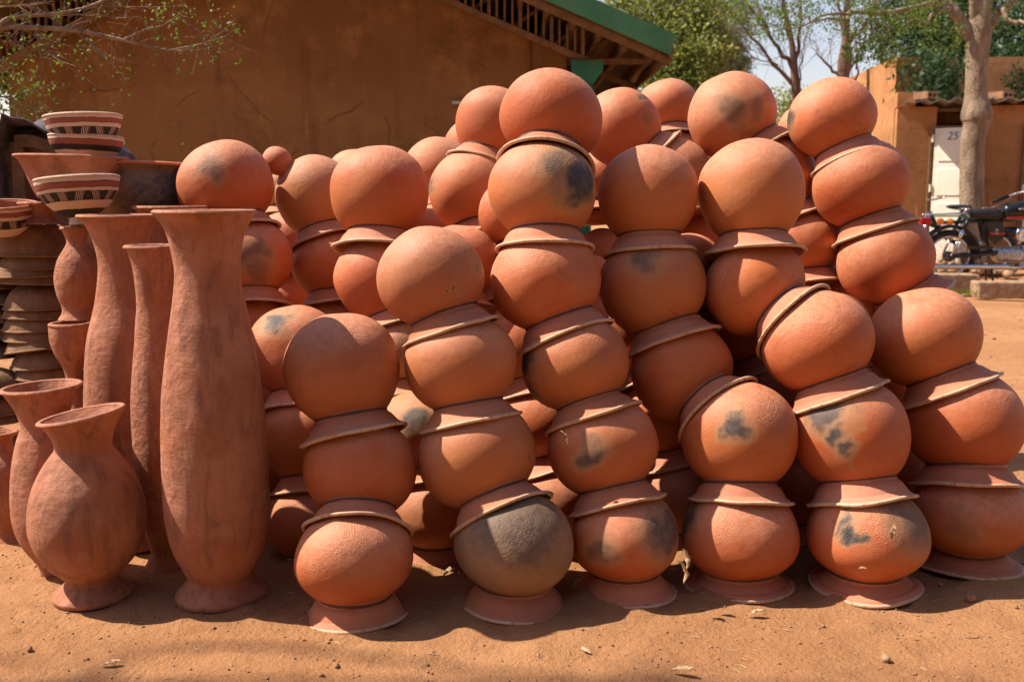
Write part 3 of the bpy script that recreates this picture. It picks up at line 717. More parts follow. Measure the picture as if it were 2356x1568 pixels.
def bowl(name, x, d, rows, label, mat, rot=(0, 0), cat='clay bowl', group='bowls piled at the left', seed=1, rimm=None, th=.010, inverted=False, lump=.008):
    pr = np.array([(hw*d/F, zrow(y, d)) for y, hw in rows])[::-1]; base = P(x, rows[-1][0], d); base[2] = pr[0, 1]
    pr[:, 1] -= pr[0, 1]; pr = smoothpts(pr, 6); k = 1/pr[:, 0].max()
    root = empty(name, tuple(base), Euler((rot[0], rot[1], 0)).to_quaternion(), label, cat, group)
    top = pr[-1]
    outer = np.vstack([[(.001, .0)], pr])
    V, Fc = lathe_v(outer, seed, lump); o = mesh_obj('body', V*k, Fc, mat, root, scale=1/k)
    inn = np.array([(top[0], top[1])]+[(top[0]-th*.5, top[1]+th*.25), (top[0]-th, top[1]-.002)]+[(max(r-th, .001), z+th*.4) for r, z in pr[::-1][2:]]+[(.001, th)])
    V, Fc = lathe_v(inn, seed, lump); o2 = mesh_obj('inside', V*k, Fc, rimm or mat, root, scale=1/k)
    bead = np.array([(top[0]-th*.35+th*.55*math.cos(t), top[1]+th*.5*math.sin(t)) for t in np.linspace(0, 2*math.pi, 9)])
    V, Fc = lathe_v(bead, seed, lump); o3 = mesh_obj('rim', V*k, Fc, rimm or mat, root, scale=1/k)
    for q in (o, o2, o3):
        q['relief'] = 1.; q['zone'] = 0.; q['rnd'] = (seed*.173) % 1; q['tan'] = .0; q['brown'] = .0
        for j in '123': q['spot'+j] = [0., 0., 9.]; q['size'+j] = 0.; q['dark'+j] = 0.
    return root, o
M_PB = painted('striped_bowl_paint', [(9, 'w'), (.72, 'k'), (.705, 'r'), (.60, 'k'), (.588, 'w'), (.49, 'k'), (.25, 'w')], (.25, .49))
M_PB4 = painted('striped_bowl_paint_low', [(9, 'w'), (.985, 'k'), (.965, 'r'), (.85, 'k'), (.835, 'w'), (.76, 'k'), (.54, 'w'), (.36, 'k'), (.17, 'w')], (.54, .76))
M_PB2 = painted('plain_striped_bowl_paint', [(9, 'w'), (.43, 'k'), (.415, 'r'), (.27, 'k'), (.12, 'w')], None)
M_CREAMC = plain('cream_slip', (.60, .42, .31), .75, var=.25, scale=12, bump=.003)
bowl('flared_bowl', 170, 3.10, [(362, 122), (372, 112), (400, 99), (430, 88), (456, 76)], 'large plain terracotta bowl with flaring rim carrying two striped bowls', M_VASE, (0, .02), seed=31, rimm=M_VASE)
bowl('striped_bowl', 200, 3.10, [(316, 81), (326, 80), (342, 74), (359, 58)], 'lower striped bowl nested under the topmost painted bowl', M_PB2, (-.03, .02), seed=32, rimm=M_CREAMC)
bowl('striped_bowl', 197, 3.08, [(270, 85), (284, 82), (302, 76), (322, 64), (340, 48)], 'topmost painted bowl with black band of white hatch strokes', M_PB, (-.02, -.05), seed=33, rimm=M_CREAMC)
bowl('striped_bowl', 190, 2.93, [(412, 93), (432, 90), (455, 80), (475, 64), (490, 44), (500, 27), (516, 30)], 'tilted painted bowl on a small foot, standing on the pedestal jar', M_PB4, (-.04, -.085), seed=34, rimm=M_CREAMC)
bowl('striped_bowl', 2, 3.10, [(470, 84), (485, 82), (505, 74), (525, 58), (540, 40)], 'painted bowl with red inside at the left picture edge', M_PB, (.12, .03), seed=35, rimm=M_VASE)
bk, bo = bowl('wide_pot', 347, 3.22, [(378, 104), (385, 97), (395, 93), (412, 99), (440, 107), (475, 106), (510, 88), (540, 55)], 'wide open pot burnt black with one orange flame mark', M_BODY, (-.02, .03), cat='clay pot', seed=36)
bo['spot1'] = [.55, -.85, .95]; bo['size1'] = 2.1; bo['dark1'] = .97
bo['spot2'] = [-.15, -.95, .55]; bo['size2'] = .55; bo['dark2'] = .85
bo['spot3'] = [.9, -.3, .5]; bo['size3'] = 1.5; bo['dark3'] = .97
vase('jar_neck', 92, 3.12, [(466, 44), (478, 38), (492, 33), (503, 40), (515, 62)], 'small jar neck between the flared bowl and the stacked dishes', 'clay jar', 'bowls piled at the left', seed=37)
# upturned dishes, stacked
dm = MB()
pr = smoothpts([(1.0, 0), (.985, .03), (.90, .17), (.72, .34), (.45, .45), (.2, .485), (.01, .49)], 4)
inn = smoothpts([(.01, .44), (.45, .40), (.70, .29), (.87, .13), (.955, .0)], 4)
V, Fc = lathe_v(np.vstack([pr[::-1], inn[::-1]]), 5, .012)
Fc += [(len(V)-64+k, len(V)-64+(k+1) % 64, 0, 0)[:3] for k in range(0)]
dish_me = mesh_obj('tmp', V, Fc, M_DISH); dmesh = dish_me.data; bpy.data.objects.remove(dish_me)
bd = np.array([(.985+.05*math.cos(t), -.005+.036*math.sin(t)) for t in np.linspace(0, 2*math.pi, 9)])
V, Fc = lathe_v(bd, 5, .012); tr_ = mesh_obj('tmp', V, Fc, M_DISH); rmesh = tr_.data; bpy.data.objects.remove(tr_)
ordn = ['top', 'second', 'third', 'fourth', 'fifth', 'sixth', 'seventh', 'eighth', 'ninth', 'tenth', 'eleventh', 'twelfth']
def dish(x, y, hw, d, lab, grp, hs=1., rx=0, ry=0, tilt=0):
    b = P(x, y, d); r = hw*d/F
    e = empty('upturned_dish', tuple(b), Euler((rx, ry, random.uniform(0, 6))).to_quaternion(), lab, 'clay dish', grp)
    share('body', dmesh, e, scale=(r, r, r*hs)); share('rim', rmesh, e, scale=(r, r, r))
for i, (x, y, hw, hs, ry) in enumerate([(88, 588, 94, 1.75, -.06), (92, 610, 86, 1.3, .03), (84, 634, 88, 1.3, -.05), (86, 650, 84, 1.3, .07), (92, 706, 76, 1.6, .02), (90, 728, 76, 1.3, .03), (92, 752, 78, 1.3, -.02), (92, 775, 77, 1.3, 0), (100, 803, 82, 1.3, -.16), (110, 836, 78, 1.3, -.05), (114, 862, 76, 1.3, 0), (112, 890, 78, 1.3, .02)]):
    nm = 'large domed clay dish on top of the stack of upturned dishes' if i == 0 else 'grey-brown upturned dish, %s from the top of the tall dish stack' % ordn[i]
    dish(x, y, hw, 3.22, nm, 'upturned dishes in the tall stack', hs, random.uniform(-.04, .04), ry)
for i, (x, y, hw, hs, ry) in enumerate([(-30, 892, 80, 1.2, 0), (-30, 942, 84, 1.0, -.05), (-26, 970, 84, .8, -.1), (-26, 1030, 84, 1.1, -.04), (-24, 1075, 84, .9, 0)]):
    dish(x, y, hw, 3.15, 'brown upturned dish, %s of the low stack at the left picture edge' % ordn[i], 'upturned dishes at the left edge', hs, 0, ry)
for i, (x, y) in enumerate([(8, 560), (4, 590), (6, 622), (2, 655), (5, 690), (3, 730), (6, 770), (2, 810)]):
    dish(x-4, y+4, 72, 3.27, 'shadowed dish, %s below the painted bowl at the left edge' % ordn[i], 'shadowed dishes under the left bowl', .9, 0, random.uniform(-.06, .06))
# little gourd pot lying neck down between two jars
gc = P(637, 369, 3.22); ge = empty('gourd_pot', tuple(gc), Vector((-.55, .1, .62)).to_track_quat('Z', 'Y'), 'little round gourd-shaped pot lying neck down between two jars', 'clay pot')
g_r = 33*3.22/F
pts = smoothpts([(.01, 1.0), (.45, .9), (.85, .52), (1.0, 0), (.9, -.45), (.66, -.82), (.56, -1.1), (.62, -1.4), (.8, -1.62)], 5)
V, Fc = lathe_v(pts, 9, .03, n=40)
def plainprops(o):
    o['rnd'] = .4; o['brown'] = .15; o['tan'] = 0.
    o['relief'] = 1.; o['zone'] = 0.; o['tone'] = 0.
    for j in '123': o['spot'+j] = [0., 0., 9.]; o['size'+j] = 0.; o['dark'+j] = 0.
    return o
plainprops(mesh_obj('body', V, Fc, M_BODY, ge, scale=g_r))
bd = np.array([(.80+.06*math.cos(t), -1.63+.05*math.sin(t)) for t in np.linspace(0, 2*math.pi, 9)]); V, Fc = lathe_v(bd, 9, .03, n=40)
plainprops(mesh_obj('rim', V, Fc, M_VASE, ge, scale=g_r))

# ------------------------------------------------------------------ wooden stand with a cloth, far left
cr = empty('wooden_stand', tuple(at(60, 700, 3.75)*np.array([1, 1, 0])), None, 'old wooden stand with curved top board, draped with a dark cloth', 'wooden stand')
def rel(p_, e): return np.array(p_)-np.array(e.location)
zt = zrow(322, 3.7)
x0, x1 = at(22, 330, 3.7)[0], at(150, 330, 3.7)[0]
m = MB(); m.box(rel((x0, 3.70, 0), cr), rel((x0+.045, 3.75, zt-.01), cr)); bevel(m.make('leg', M_WOOD, cr), .003)
m = MB(); m.box(rel((x1-.02, 3.72, 0), cr), rel((x1+.03, 3.77, zt-.03), cr)); bevel(m.make('leg', M_WOOD, cr), .003)
m = MB(); m.box(rel((x0, 4.1, 0), cr), rel((x0+.045, 4.15, zt-.01), cr)); bevel(m.make('leg', M_WOOD, cr), .003)
arc = [(x0+.02+t*(x1-x0-.02), zt+.012+.035*math.sin(math.pi*(.35+.75*t))-.03) for t in np.linspace(0, 1, 9)]
poly = arc + [(a, b-.045) for a, b in arc[::-1]]
m = MB(); m.prism([(a-cr.location.x, b) for a, b in poly], 3.69-cr.location.y, 3.72-cr.location.y); bevel(m.make('curved_board', M_WOOD, cr), .003)
m = MB(); m.box(rel((x0+.005, 3.75, .7), cr), rel((x1, 3.78, zt-.12), cr)); bevel(m.make('back_board', M_WOOD, cr), .003)
m = MB(); m.box(rel((x0, 3.73, zt-.05), cr), rel((x1+.02, 4.14, zt-.025), cr)); bevel(m.make('top_board', M_WOOD, cr), .003)
# cloth draped over the stand: a folded sheet with thickness
nu, nv = 70, 46
cv = []
for i in range(nu):
    for j in range(nv):
        u, v = i/(nu-1), j/(nv-1)
        s = -.42 + u*(.42+x1-x0+.16)                       # path: hangs down the left side, lies over the top, falls at the right
        if s < 0: px, pz = x0-.025+.03*math.sin(s*9), zt+.02+s
        elif s < x1-x0: px, pz = x0-.02+s, zt+.025+.03*math.sin(s*11+1)+.02
        else: px, pz = x1-.02+(s-(x1-x0))*.8, zt+.045-(s-(x1-x0))*.9
        py = 3.66+v*.5
        cv.append((px, py, pz))
cv = np.array(cv); cv[:, 2] += wob(cv, 8, .018, 22, 3); cv[:, 0] += wob(cv, 9, .014, 20, 3); cv[:, 1] += wob(cv, 10, .02, 14, 2)
fc = [(i*nv+j, (i+1)*nv+j, (i+1)*nv+j+1, i*nv+j+1) for i in range(nu-1) for j in range(nv-1)]
cl = mesh_obj('draped_cloth', cv, fc, M_CLOTH); sm = cl.modifiers.new('thick', 'SOLIDIFY'); sm.thickness = .005
tag(cl, 'crumpled charcoal cloth thrown over the old wooden stand', 'cloth')

# ------------------------------------------------------------------ big building: gable wall, lattice, green roof
YW = 9.8; YF = 8.85
B = empty('market_hall', (-2.2, YW, 0), None, 'ochre plastered hall with green-edged gable roof behind the pots', 'building')
def bl(V): return [tuple(np.array(v)-np.array(B.location)) for v in V]
def wx(px, py=300, Y=YW): return at(px, py, Y)[0]
def wzz(px, py, Y=YW): return at(px, py, Y)[2]
XL, XR = wx(25), wx(1302)
ridge = at(612, -178, YW)
pL, pR = at(25, 141, YW), at(1302, 121, YW)
tgt = [(XL, 0), (XR, 0), (XR, pR[2]), (ridge[0], ridge[2]), (XL, pL[2])]
m = MB(); m.prism([(x-B.location.x, z) for x, z in tgt], 0, .25); m.make('gable_wall', M_WALL, B)
m = MB(); m.box(np.array((XR-.25, YW+.251, 0))-B.location, np.array((XR-.003, YW+12, pR[2]-.02))-B.location); m.make('side_wall', M_WALL, B)
m = MB(); m.box(np.array((XL+.003, YW+.251, 0))-B.location, np.array((XL+.25, YW+12, pL[2]-.02))-B.location); m.make('side_wall', M_WALL, B)
m = MB(); m.prism([(x-B.location.x, z) for x, z in tgt], 12.001, 12.25); m.make('rear_wall', M_WALL, B)
# roof slabs
def fpt(px, py): return at(px, py, YF)
eR_t, eR_b = fpt(1556, 82), fpt(1542, 121)
rt_ = fpt(632, -322); sl = (rt_[2]-eR_t[2])/(eR_t[0]-rt_[0])
fh = .165
eLx = -6.0; slL = .37; eL_z = rt_[2]-(rt_[0]-eLx)*slL
for nm, xa, za, xb, zb in (('R', rt_[0], rt_[2], eR_t[0], eR_t[2]), ('L', rt_[0], rt_[2], eLx, eL_z)):
    nn = 60; Ys = (YF+.02, YW+12.8); V = []; 
    N_ = 90
    for y_ in Ys:
        for i in range(N_+1):
            t = i/N_; V.append((xa+(xb-xa)*t, y_, za+(zb-za)*t-.04))
    for y_ in Ys:
        for i in range(N_+1):
            t = i/N_; V.append((xa+(xb-xa)*t, y_, za+(zb-za)*t-.055))
    n1 = N_+1
    Fc = [(i, i+1, n1+i+1, n1+i) for i in range(N_)]+[(2*n1+i, 3*n1+i, 3*n1+i+1, 2*n1+i+1) for i in range(N_)]+[(N_, 2*n1+N_, 3*n1+N_, n1+N_)]
    mesh_obj('roof_sheet', bl(V), Fc, M_TIN, B, smooth=False)
    # corrugation ribs under the sheet
    s_ = math.copysign(1, xb-xa)
    # fascia board
    d_ = np.array([xb-xa, zb-za]); L_ = np.linalg.norm(d_); d_ /= L_; nrm = np.array([-d_[1], d_[0]])*(1 if s_ > 0 else -1)
    a0 = np.array([xa, za]); b0 = np.array([xb, zb])
    poly = [tuple(a0), tuple(b0), (b0[0]-(.055 if s_ > 0 else -.055), b0[1]-fh), (a0[0], a0[1]-fh*1.08)]
    m = MB(); m.prism([(x-B.location.x, z) for x, z in (poly if s_ > 0 else poly[::-1])], YF-.03-B.location.y, YF+.005-B.location.y); m.make('green_fascia', M_GREEN, B)
    # purlins running back, rafters along the slope
    for k in range(14):
        t = (k+.5)/14; cx, cz = xa+(xb-xa)*t, za+(zb-za)*t-.115
        m = MB(); m.box(np.array((cx-.025, YF+.02, cz-.055))-B.location, np.array((cx+.025, YW+12.5, cz+.055))-B.location); m.make('purlin', M_STEEL, B)
    for yr in (YF+.10, YW+1.4, YW+4.2, YW+7.5):
        m = MB(); m.prism([(x-B.location.x, z) for x, z in ((xa, za-.175), (xb-.03*s_, zb-.175), (xb-.03*s_, zb-.235), (xa, za-.235))][::(1 if s_ > 0 else -1)], yr-B.location.y, yr+.06-B.location.y); m.make('rafter', M_STEEL, B)
# eave board on the right, seen going back
m = MB(); m.box(np.array((eR_t[0]-.05, YF+.01, eR_t[2]-.19))-B.location, np.array((eR_t[0]-.02, YW+12.8, eR_t[2]-.045))-B.location); m.make('eave_board', M_STEEL, B)
# lattice of upright bars between wall top and roof
def bar_between(p0, p1, w_, t_, nm, mat=M_STEEL):
    p0, p1 = np.array(p0), np.array(p1)
    m = MB(); d_ = p1-p0; L_ = np.linalg.norm(d_); d_ /= L_
    side = np.array([-d_[2], 0, d_[0]]); dep = np.array([0, 1., 0])
    V = [p0+side*a*w_/2+dep*b*t_/2 for a in (-1, 1) for b in (-1, 1)]+[p1+side*a*w_/2+dep*b*t_/2 for a in (-1, 1) for b in (-1, 1)]
    m.add(bl(V), [(0, 1, 3, 2), (4, 6, 7, 5), (0, 4, 5, 1), (1, 5, 7, 3), (3, 7, 6, 2), (2, 6, 4, 0)]); return m.make(nm, mat, B)
YLt = YW-.10
def LT(px, py): return at(px, py, YLt)
bar_between(LT(1026-120, 0-52), LT(1345, 139), .055, .06, 'bottom_chord')
bar_between(LT(1130-120, -80), LT(1400, 58), .05, .06, 'top_chord')
for k in range(25):
    px = 1341-k*18.0; yb = 137-.437*(1341-px); yt = yb-62-.18*(1341-px)*.55
    if k == 0: yt = 45
    bar_between(LT(px, yb-2), LT(px, yt), .020 if k % 4 else .032, .03, 'lattice_bar')
bar_between(LT(-60, 187), LT(330, -26), .075, .06, 'bottom_chord')
for k in range(19):
    px = 300-k*17.6; yb = 154-.546*px
    bar_between(LT(px, yb-2), LT(px, yb-110), .018, .03, 'lattice_bar')
bar_between(LT(-60, 70), LT(330, -145), .06, .06, 'top_chord')
for a, b in (((1180, 62), (1300, -20)), ((1270, 105), (1345, 55)), ((1090, 20), (1180, -40))):
    bar_between(at(*a, YLt+.12), at(*b, YLt+.12), .03, .03, 'brace')
# teal steel column with bracket head, tie beam
cx = at(1345, 160, YLt+.0)[0]; ct = at(1345, 141, YLt)[2]
cb = lambda a, b: (np.array(a)-B.location, np.array(b)-B.location)
m = MB(); m.box(*cb((cx-.075, YLt-.05, 0), (cx-.055, YLt+.11, ct-.05))); m.box(*cb((cx+.055, YLt-.05, 0), (cx+.075, YLt+.11, ct-.05))); m.box(*cb((cx-.0545, YLt+.02, 0), (cx+.0545, YLt+.04, ct-.052))); m.make('column', M_TEAL, B)
m = MB(); m.prism([(cx-.13-B.location.x, ct), (cx+.17-B.location.x, ct), (cx+.17-B.location.x, ct-.09), (cx+.08-B.location.x, ct-.22), (cx-.08-B.location.x, ct-.22), (cx-.13-B.location.x, ct-.09)][::-1], YLt-.07-B.location.y, YLt-.052-B.location.y); m.make('column_head', M_TEAL, B)
bar_between(at(1240, 142, YLt+.2), at(1535, 142, YLt+.2), .05, .06, 'tie_beam')
bar_between(at(1355, 128, YLt+.3), at(1450, 60, YLt+.3), .06, .06, 'brace')
bar_between(at(1500, 110, YLt+.5), at(1455, 190, YLt+.5), .05, .06, 'brace')
# small pipe sticking out and a conduit on the wall
m = MB(); pp0 = at(1040, 237, YW-.02); pp1 = at(1100, 237, YW-.02); m.tube([pp0-np.array(B.location)+(0, -.04, 0), pp1-np.array(B.location)+(0, -.04, 0)], .018, 10); m.make('pipe', M_ZINC, B, True)
m = MB(); q0 = at(1219, 96, YW)-np.array(B.location); q1 = at(1221, 240, YW)-np.array(B.location); m.tube([q0+(0, -.012, 0), q1+(0, -.012, 0)], .009, 6); m.make('conduit', M_WALL, B, True)

# ------------------------------------------------------------------ low block with cream doors, taller wall behind
YS = 14.0
Sx = at(2063, 300, YS)[0]
def sx(px): return at(px, 300, YS)[0]
ztop = at(2063, 212, YS)[2]; zroof = at(2150, 240, YS)[2]
R_ = empty('latrine_block', (Sx, YS, 0), Euler((0, 0, math.radians(-12))).to_quaternion(), 'low orange mud-plastered block with cream metal doors behind the motorcycle', 'building')
def rb(m, lo, hi): return m.box(np.array(lo)-np.array(R_.location), np.array(hi)-np.array(R_.location))
d1a, d1b, d2a, d2b = sx(2141), sx(2234), sx(2338), sx(2436)
zdoor = at(2180, 292, YS)[2]
m = MB(); rb(m, (Sx, YS, 0), (sx(2148), YS+.2, zroof-.04)); m.make('front_wall', M_WALL2, R_)
m = MB(); rb(m, (sx(2226), YS, 0), (sx(2342), YS+.2, zroof-.04)); m.make('front_wall', M_WALL2, R_)
m = MB(); rb(m, (sx(2430), YS, 0), (sx(2620), YS+.2, zroof-.04)); m.make('front_wall', M_WALL2, R_)
m = MB()
m.add(np.array([(Sx-.012, YS+.201, 0), (Sx+.2, YS+.201, 0), (Sx+.2, YS+2.6, 0), (Sx-.012, YS+2.6, 0), (Sx-.012, YS+.201, ztop), (Sx+.2, YS+.201, ztop), (Sx+.2, YS+2.6, ztop-.17), (Sx-.012, YS+2.6, ztop-.17)])-np.array(R_.location),
      [(0, 3, 2, 1), (4, 5, 6, 7), (0, 1, 5, 4), (1, 2, 6, 5), (2, 3, 7, 6), (3, 0, 4, 7)]); m.make('side_wall', M_WALL2, R_)
m = MB(); rb(m, (Sx-.012, YS-.01, zroof-.04), (sx(2100), YS+.2, ztop)); m.make('parapet', M_WALL2, R_)
m = MB(); rb(m, (Sx+.2, YS+2.4, 0), (sx(2620), YS+2.6, zroof-.3)); m.make('rear_wall', M_WALL2, R_)
m = MB(); rb(m, (sx(2226), YS+.2, 0), (sx(2240), YS+2.4, zroof-.2)); m.make('partition', M_WALL2, R_)
m = MB(); rb(m, (sx(2148), YS+.08, at(2180, 258, YS)[2]), (sx(2226), YS+.14, at(2180, 250, YS)[2])); m.make('lintel_beam', M_WOOD, R_)
def swing(o, hx):
    '''the leaf stands ajar, turned about its hinge line'''
    h = Vector((hx-R_.location.x, -.03, 0)); o.matrix_local = Matrix.Translation(h) @ Matrix.Rotation(math.radians(-30), 4, 'Z') @ Matrix.Translation(-h)
for (a, b) in ((d1a, d1b), (d2a, d2b)):
    m = MB(); rb(m, (a+.03, YS-.035, .04), (b-.03, YS-.012, zdoor-.03)); dr = m.make('door', M_CREAM, R_); swing(dr, a+.012)
    for zz0 in (.04, .50, .96, 1.42):
        mm = MB(); rb(mm, (a+.09, YS-.047, zz0+.04), (b-.09, YS-.0355, zz0+.40)); bevel(mm.make('panel', M_CREAM, dr), .006)
    for z_ in (.35, 1.05, 1.72):
        mm = MB(); mm.tube([np.array((a+.012, YS-.05, z_))-np.array(R_.location), np.array((a+.012, YS-.05, z_+.10))-np.array(R_.location)], .018, 8); mm.make('hinge', M_CREAM, dr)
    mm = MB(); rb(mm, (a-.03, YS-.045, 0), (a+.005, YS-.001, zdoor)); rb(mm, (b-.005, YS-.045, 0), (b+.03, YS-.001, zdoor)); rb(mm, (a+.006, YS-.045, zdoor-.03), (b-.006, YS-.001, zdoor+.005)); mm.make('door_frame', M_STEEL, R_)
    if a == d1a:
        fc_ = bpy.data.curves.new('number', 'FONT'); fc_.body = '25'; fc_.size = .15; fc_.extrude = .001; fc_.materials.append(M_BLUE); fc_.shear = .15
        fo = text_mesh('number', fc_, dr); fo.location = np.array((at(2172, 324, YS)[0], YS-.05, at(2172, 324, YS)[2]))-np.array(R_.location); fo.rotation_euler = (math.pi/2, 0, 0)
# corrugated sheets
def sheet(x0, x1, y0, y1, z0, z1, seed):
    n_ = 90; V = []
    for (yy, zz) in ((y0, z0), (y1, z1)):
        for i in range(n_+1): xx = x0+(x1-x0)*i/n_; V.append((xx, yy, zz+.022*math.sin(xx*2*math.pi/.23+seed)))
    o = mesh_obj('roof_sheet', np.array(V)-np.array(R_.location), [(i, i+1, n_+2+i, n_+1+i) for i in range(n_)], M_ZINC, R_, smooth=False)
    s_ = o.modifiers.new('thick', 'SOLIDIFY'); s_.thickness = .006; return o
xs_ = [sx(2078), sx(2165), sx(2250), sx(2345), sx(2440), sx(2540), sx(2640)]
for i in range(6): sheet(xs_[i], xs_[i+1]+.05, YS-.28, YS+2.5, zroof+.02+(i % 2)*.012, zroof-.10+(i % 2)*.012, i)
for (px, w_, lab) in ((2112, .19, 'hollow clay block weighing down the roof sheets left of the tree trunk'), (2283, .21, 'hollow clay block weighing down the roof sheets right of the tree trunk')):
    x_ = sx(px); m = MB(); h_ = .095; z_ = zroof+.057
    for a0, a1, b0, b1 in ((0, w_, 0, .025), (0, w_, h_-.025, h_), (0, .025, .0255, h_-.0255), (w_-.025, w_, .0255, h_-.0255), (w_/2-.012, w_/2+.012, .0255, h_-.0255)):
        m.box((a0-w_/2, -.18, b0), (a1-w_/2, .18, b1))
    o = m.make('hollow_block', M_BRICK); o.location = (x_, YS-.05, z_); o.rotation_euler = (0, 0, .5); tag(o, lab, 'block', 'hollow blocks on the roof sheets')
# taller building behind
YT = 15.0; Tx = at(2064, 131, YT)[0]; zt2 = at(2064, 131, YT)[2]
T = empty('tall_block', (Tx, YT, 0), None, 'taller flat-roofed mud-plastered building rising behind the low block', 'building')
def tb(m, lo, hi): return m.box(np.array(lo)-np.array(T.location), np.array(hi)-np.array(T.location))
m = MB(); tb(m, (Tx, YT, 0), (Tx+9, YT+.25, zt2)); m.make('front_wall', M_WALL2, T)
m = MB(); m.add(np.array([(Tx, YT+.251, 0), (Tx+.25, YT+.251, 0), (Tx+.72, YT+6, 0), (Tx+.47, YT+6, 0), (Tx, YT+.251, zt2), (Tx+.25, YT+.251, zt2), (Tx+.72, YT+6, zt2), (Tx+.47, YT+6, zt2)])-np.array(T.location),
      [(0, 3, 2, 1), (4, 5, 6, 7), (0, 1, 5, 4), (1, 2, 6, 5), (2, 3, 7, 6), (3, 0, 4, 7)]); m.make('side_wall', M_WALL2, T)
m = MB(); tb(m, (at(2175, 150, YT)[0], YT-.06, at(0, 240, YT)[2]), (at(2205, 150, YT)[0], YT-.001, zt2-.2)); m.make('pilaster', M_WALL, T)
m = MB(); tb(m, (Tx+.25, YT+.25, zt2-.3), (Tx+9, YT+6, zt2-.15)); m.make('roof_slab', M_WALL, T)

# ------------------------------------------------------------------ motorcycle
bx0 = at(2179, 641, 11.6)[0]; BY = 11.6
def text(s_, size, mat, parent, loc, rot=(math.pi/2, 0, 0), sh=0.):
    c_ = bpy.data.curves.new('lettering', 'FONT'); c_.body = s_; c_.size = size; c_.extrude = .0008; c_.materials.append(mat); c_.shear = sh
    o_ = text_mesh('lettering', c_, parent); o_.location = loc; o_.rotation_euler = rot; return o_
def wheel(parent, x, z, R, yy=0., tw=.036):
    m = MB(); n = 48
    tor = [(R-tw+tw*math.cos(t), tw*.95*math.sin(t)) for t in np.linspace(0, 2*math.pi, 11)]
    Mx = np.eye(4); Mx[:3, :3] = np.array(Euler((math.pi/2, 0, 0)).to_matrix()); Mx[:3, 3] = (x, yy, z)
    m.lathe(tor, n, Mx, False, False); wt = m.make('wheel', M_RUBBER, parent, True)
    m = MB(); rimp = [(R-2*tw+.004, -.022), (R-2*tw-.012, -.02), (R-2*tw-.022, 0), (R-2*tw-.012, .02), (R-2*tw+.004, .022), (R-2*tw+.004, -.022)]
    m.lathe(rimp, n, Mx, False, False); m.make('wheel_rim', M_CHROME, wt, True)
    m = MB(); m.lathe([(.03, -.06), (.05, -.05), (.062, -.03), (.062, .03), (.05, .05), (.03, .06)], 24, Mx); m.make('hub', M_STEELD, wt, True)
    m = MB()
    for k in range(32):
        a = 2*math.pi*k/32; b = a+(.55 if k % 2 else -.55); s_ = -.03 if (k//2) % 2 else .03
        m.tube([(x+.06*math.cos(b), yy+s_, z+.06*math.sin(b)), (x+(R-2*tw-.01)*math.cos(a), yy, z+(R-2*tw-.01)*math.sin(a))], .0011, 4, False)
    m.make('spokes', M_STEELD, wt)
    return wt
K = empty('motorcycle', (bx0, BY, -.01), None, 'black motorcycle with chrome exhaust, red tail light and rear rack, parked beside the tree', 'motorcycle')
sc = 1.0
RW = .31; wheel(K, 0, RW, RW); wheel(K, 1.22, RW, RW)
def fender(x, z, R, a0, a1, w_, nm, mat):
    V = []; n = 26; cs = [(-w_, -.035), (-w_*.8, -.006), (0, .006), (w_*.8, -.006), (w_, -.035)]
    for i in range(n):
        a = a0+(a1-a0)*i/(n-1)
        for y_, dr_ in cs: V.append((x+(R+dr_)*math.cos(a), y_, z+(R+dr_)*math.sin(a)))
    fc = [(i*5+j, i*5+j+1, (i+1)*5+j+1, (i+1)*5+j) for i in range(n-1) for j in range(4)]
    o = mesh_obj(nm, V, fc, mat, K); s_ = o.modifiers.new('t', 'SOLIDIFY'); s_.thickness = .003; return o
fender(0, RW, RW+.055, math.radians(-5), math.radians(168), .062, 'rear_fender', M_BLACK)
fender(1.22, RW, RW+.045, math.radians(35), math.radians(160), .055, 'front_fender', M_BLACK)
def tb_(nm, pts, r, mat, parent=K, n=10, smooth=True): m = MB(); m.tube(smoothpts(pts, 5) if len(pts) > 2 else pts, r, n); return m.make(nm, mat, parent, smooth)
for s_ in (-1, 1):
    y_ = s_*.115
    sh = tb_('shock_absorber', [(-.02, y_, .32), (.075, y_, .56)], .013, M_CHROME)
    mm = MB(); mm.tube([(.045, y_, .50), (.10, y_, .62)], .026, 12); mm.make('shock_cover', M_CHROME, sh, True)
    mm = MB(); mm.tube([(.10, y_, .62), (.16, y_, .76)], .021, 12); mm.make('upper_cover', M_BLACK, sh, True)
    tb_('swing_arm', [(.0, y_*.85, .31), (.28, y_*.85, .335), (.52, y_*.7, .36)], .022, M_BLACK)
    tb_('fork', [(1.22, s_*.085, .31), (1.02, s_*.085, .86)], .021, M_CHROME)
    tb_('handlebar', [(1.03, s_*.03, .93), (1.02, s_*.12, 1.02), (.93, s_*.24, 1.05), (.80, s_*.33, 1.0)], .012, M_CHROME)
    gp = tb_('grip', [(.81, s_*.325, 1.004), (.655, s_*.40, .935)], .021, M_RUBBER)
    tb_('lever', [(.84, s_*.33, .985), (.70, s_*.41, .88), (.56, s_*.44, .86)], .006, M_ALU, gp)
    e_ = MB(); e_.lathe([(.002, 0), (.028, .008), (.038, .03), (.036, .05), (.002, .055)], 16, np.array(Matrix.Translation((-.065, s_*.17, .715)) @ Euler((math.pi/2*-s_*-1, 0, 0)).to_matrix().to_4x4())); e_.make('turn_signal', M_ORANGE, K, True)
tb_('mirror_stem', [(.80, -.33, .98), (.79, -.34, 1.06), (.78, -.36, 1.12)], .012, M_BLACK)
e_ = MB(); e_.lathe([(.002, 0), (.028, .008), (.038, .03), (.036, .05), (.002, .055)], 16, np.array(Matrix.Translation((-.185, -.13, .715)) @ Euler((math.pi/2, 0, 0)).to_matrix().to_4x4())); e_.make('turn_signal', M_ORANGE, K, True)
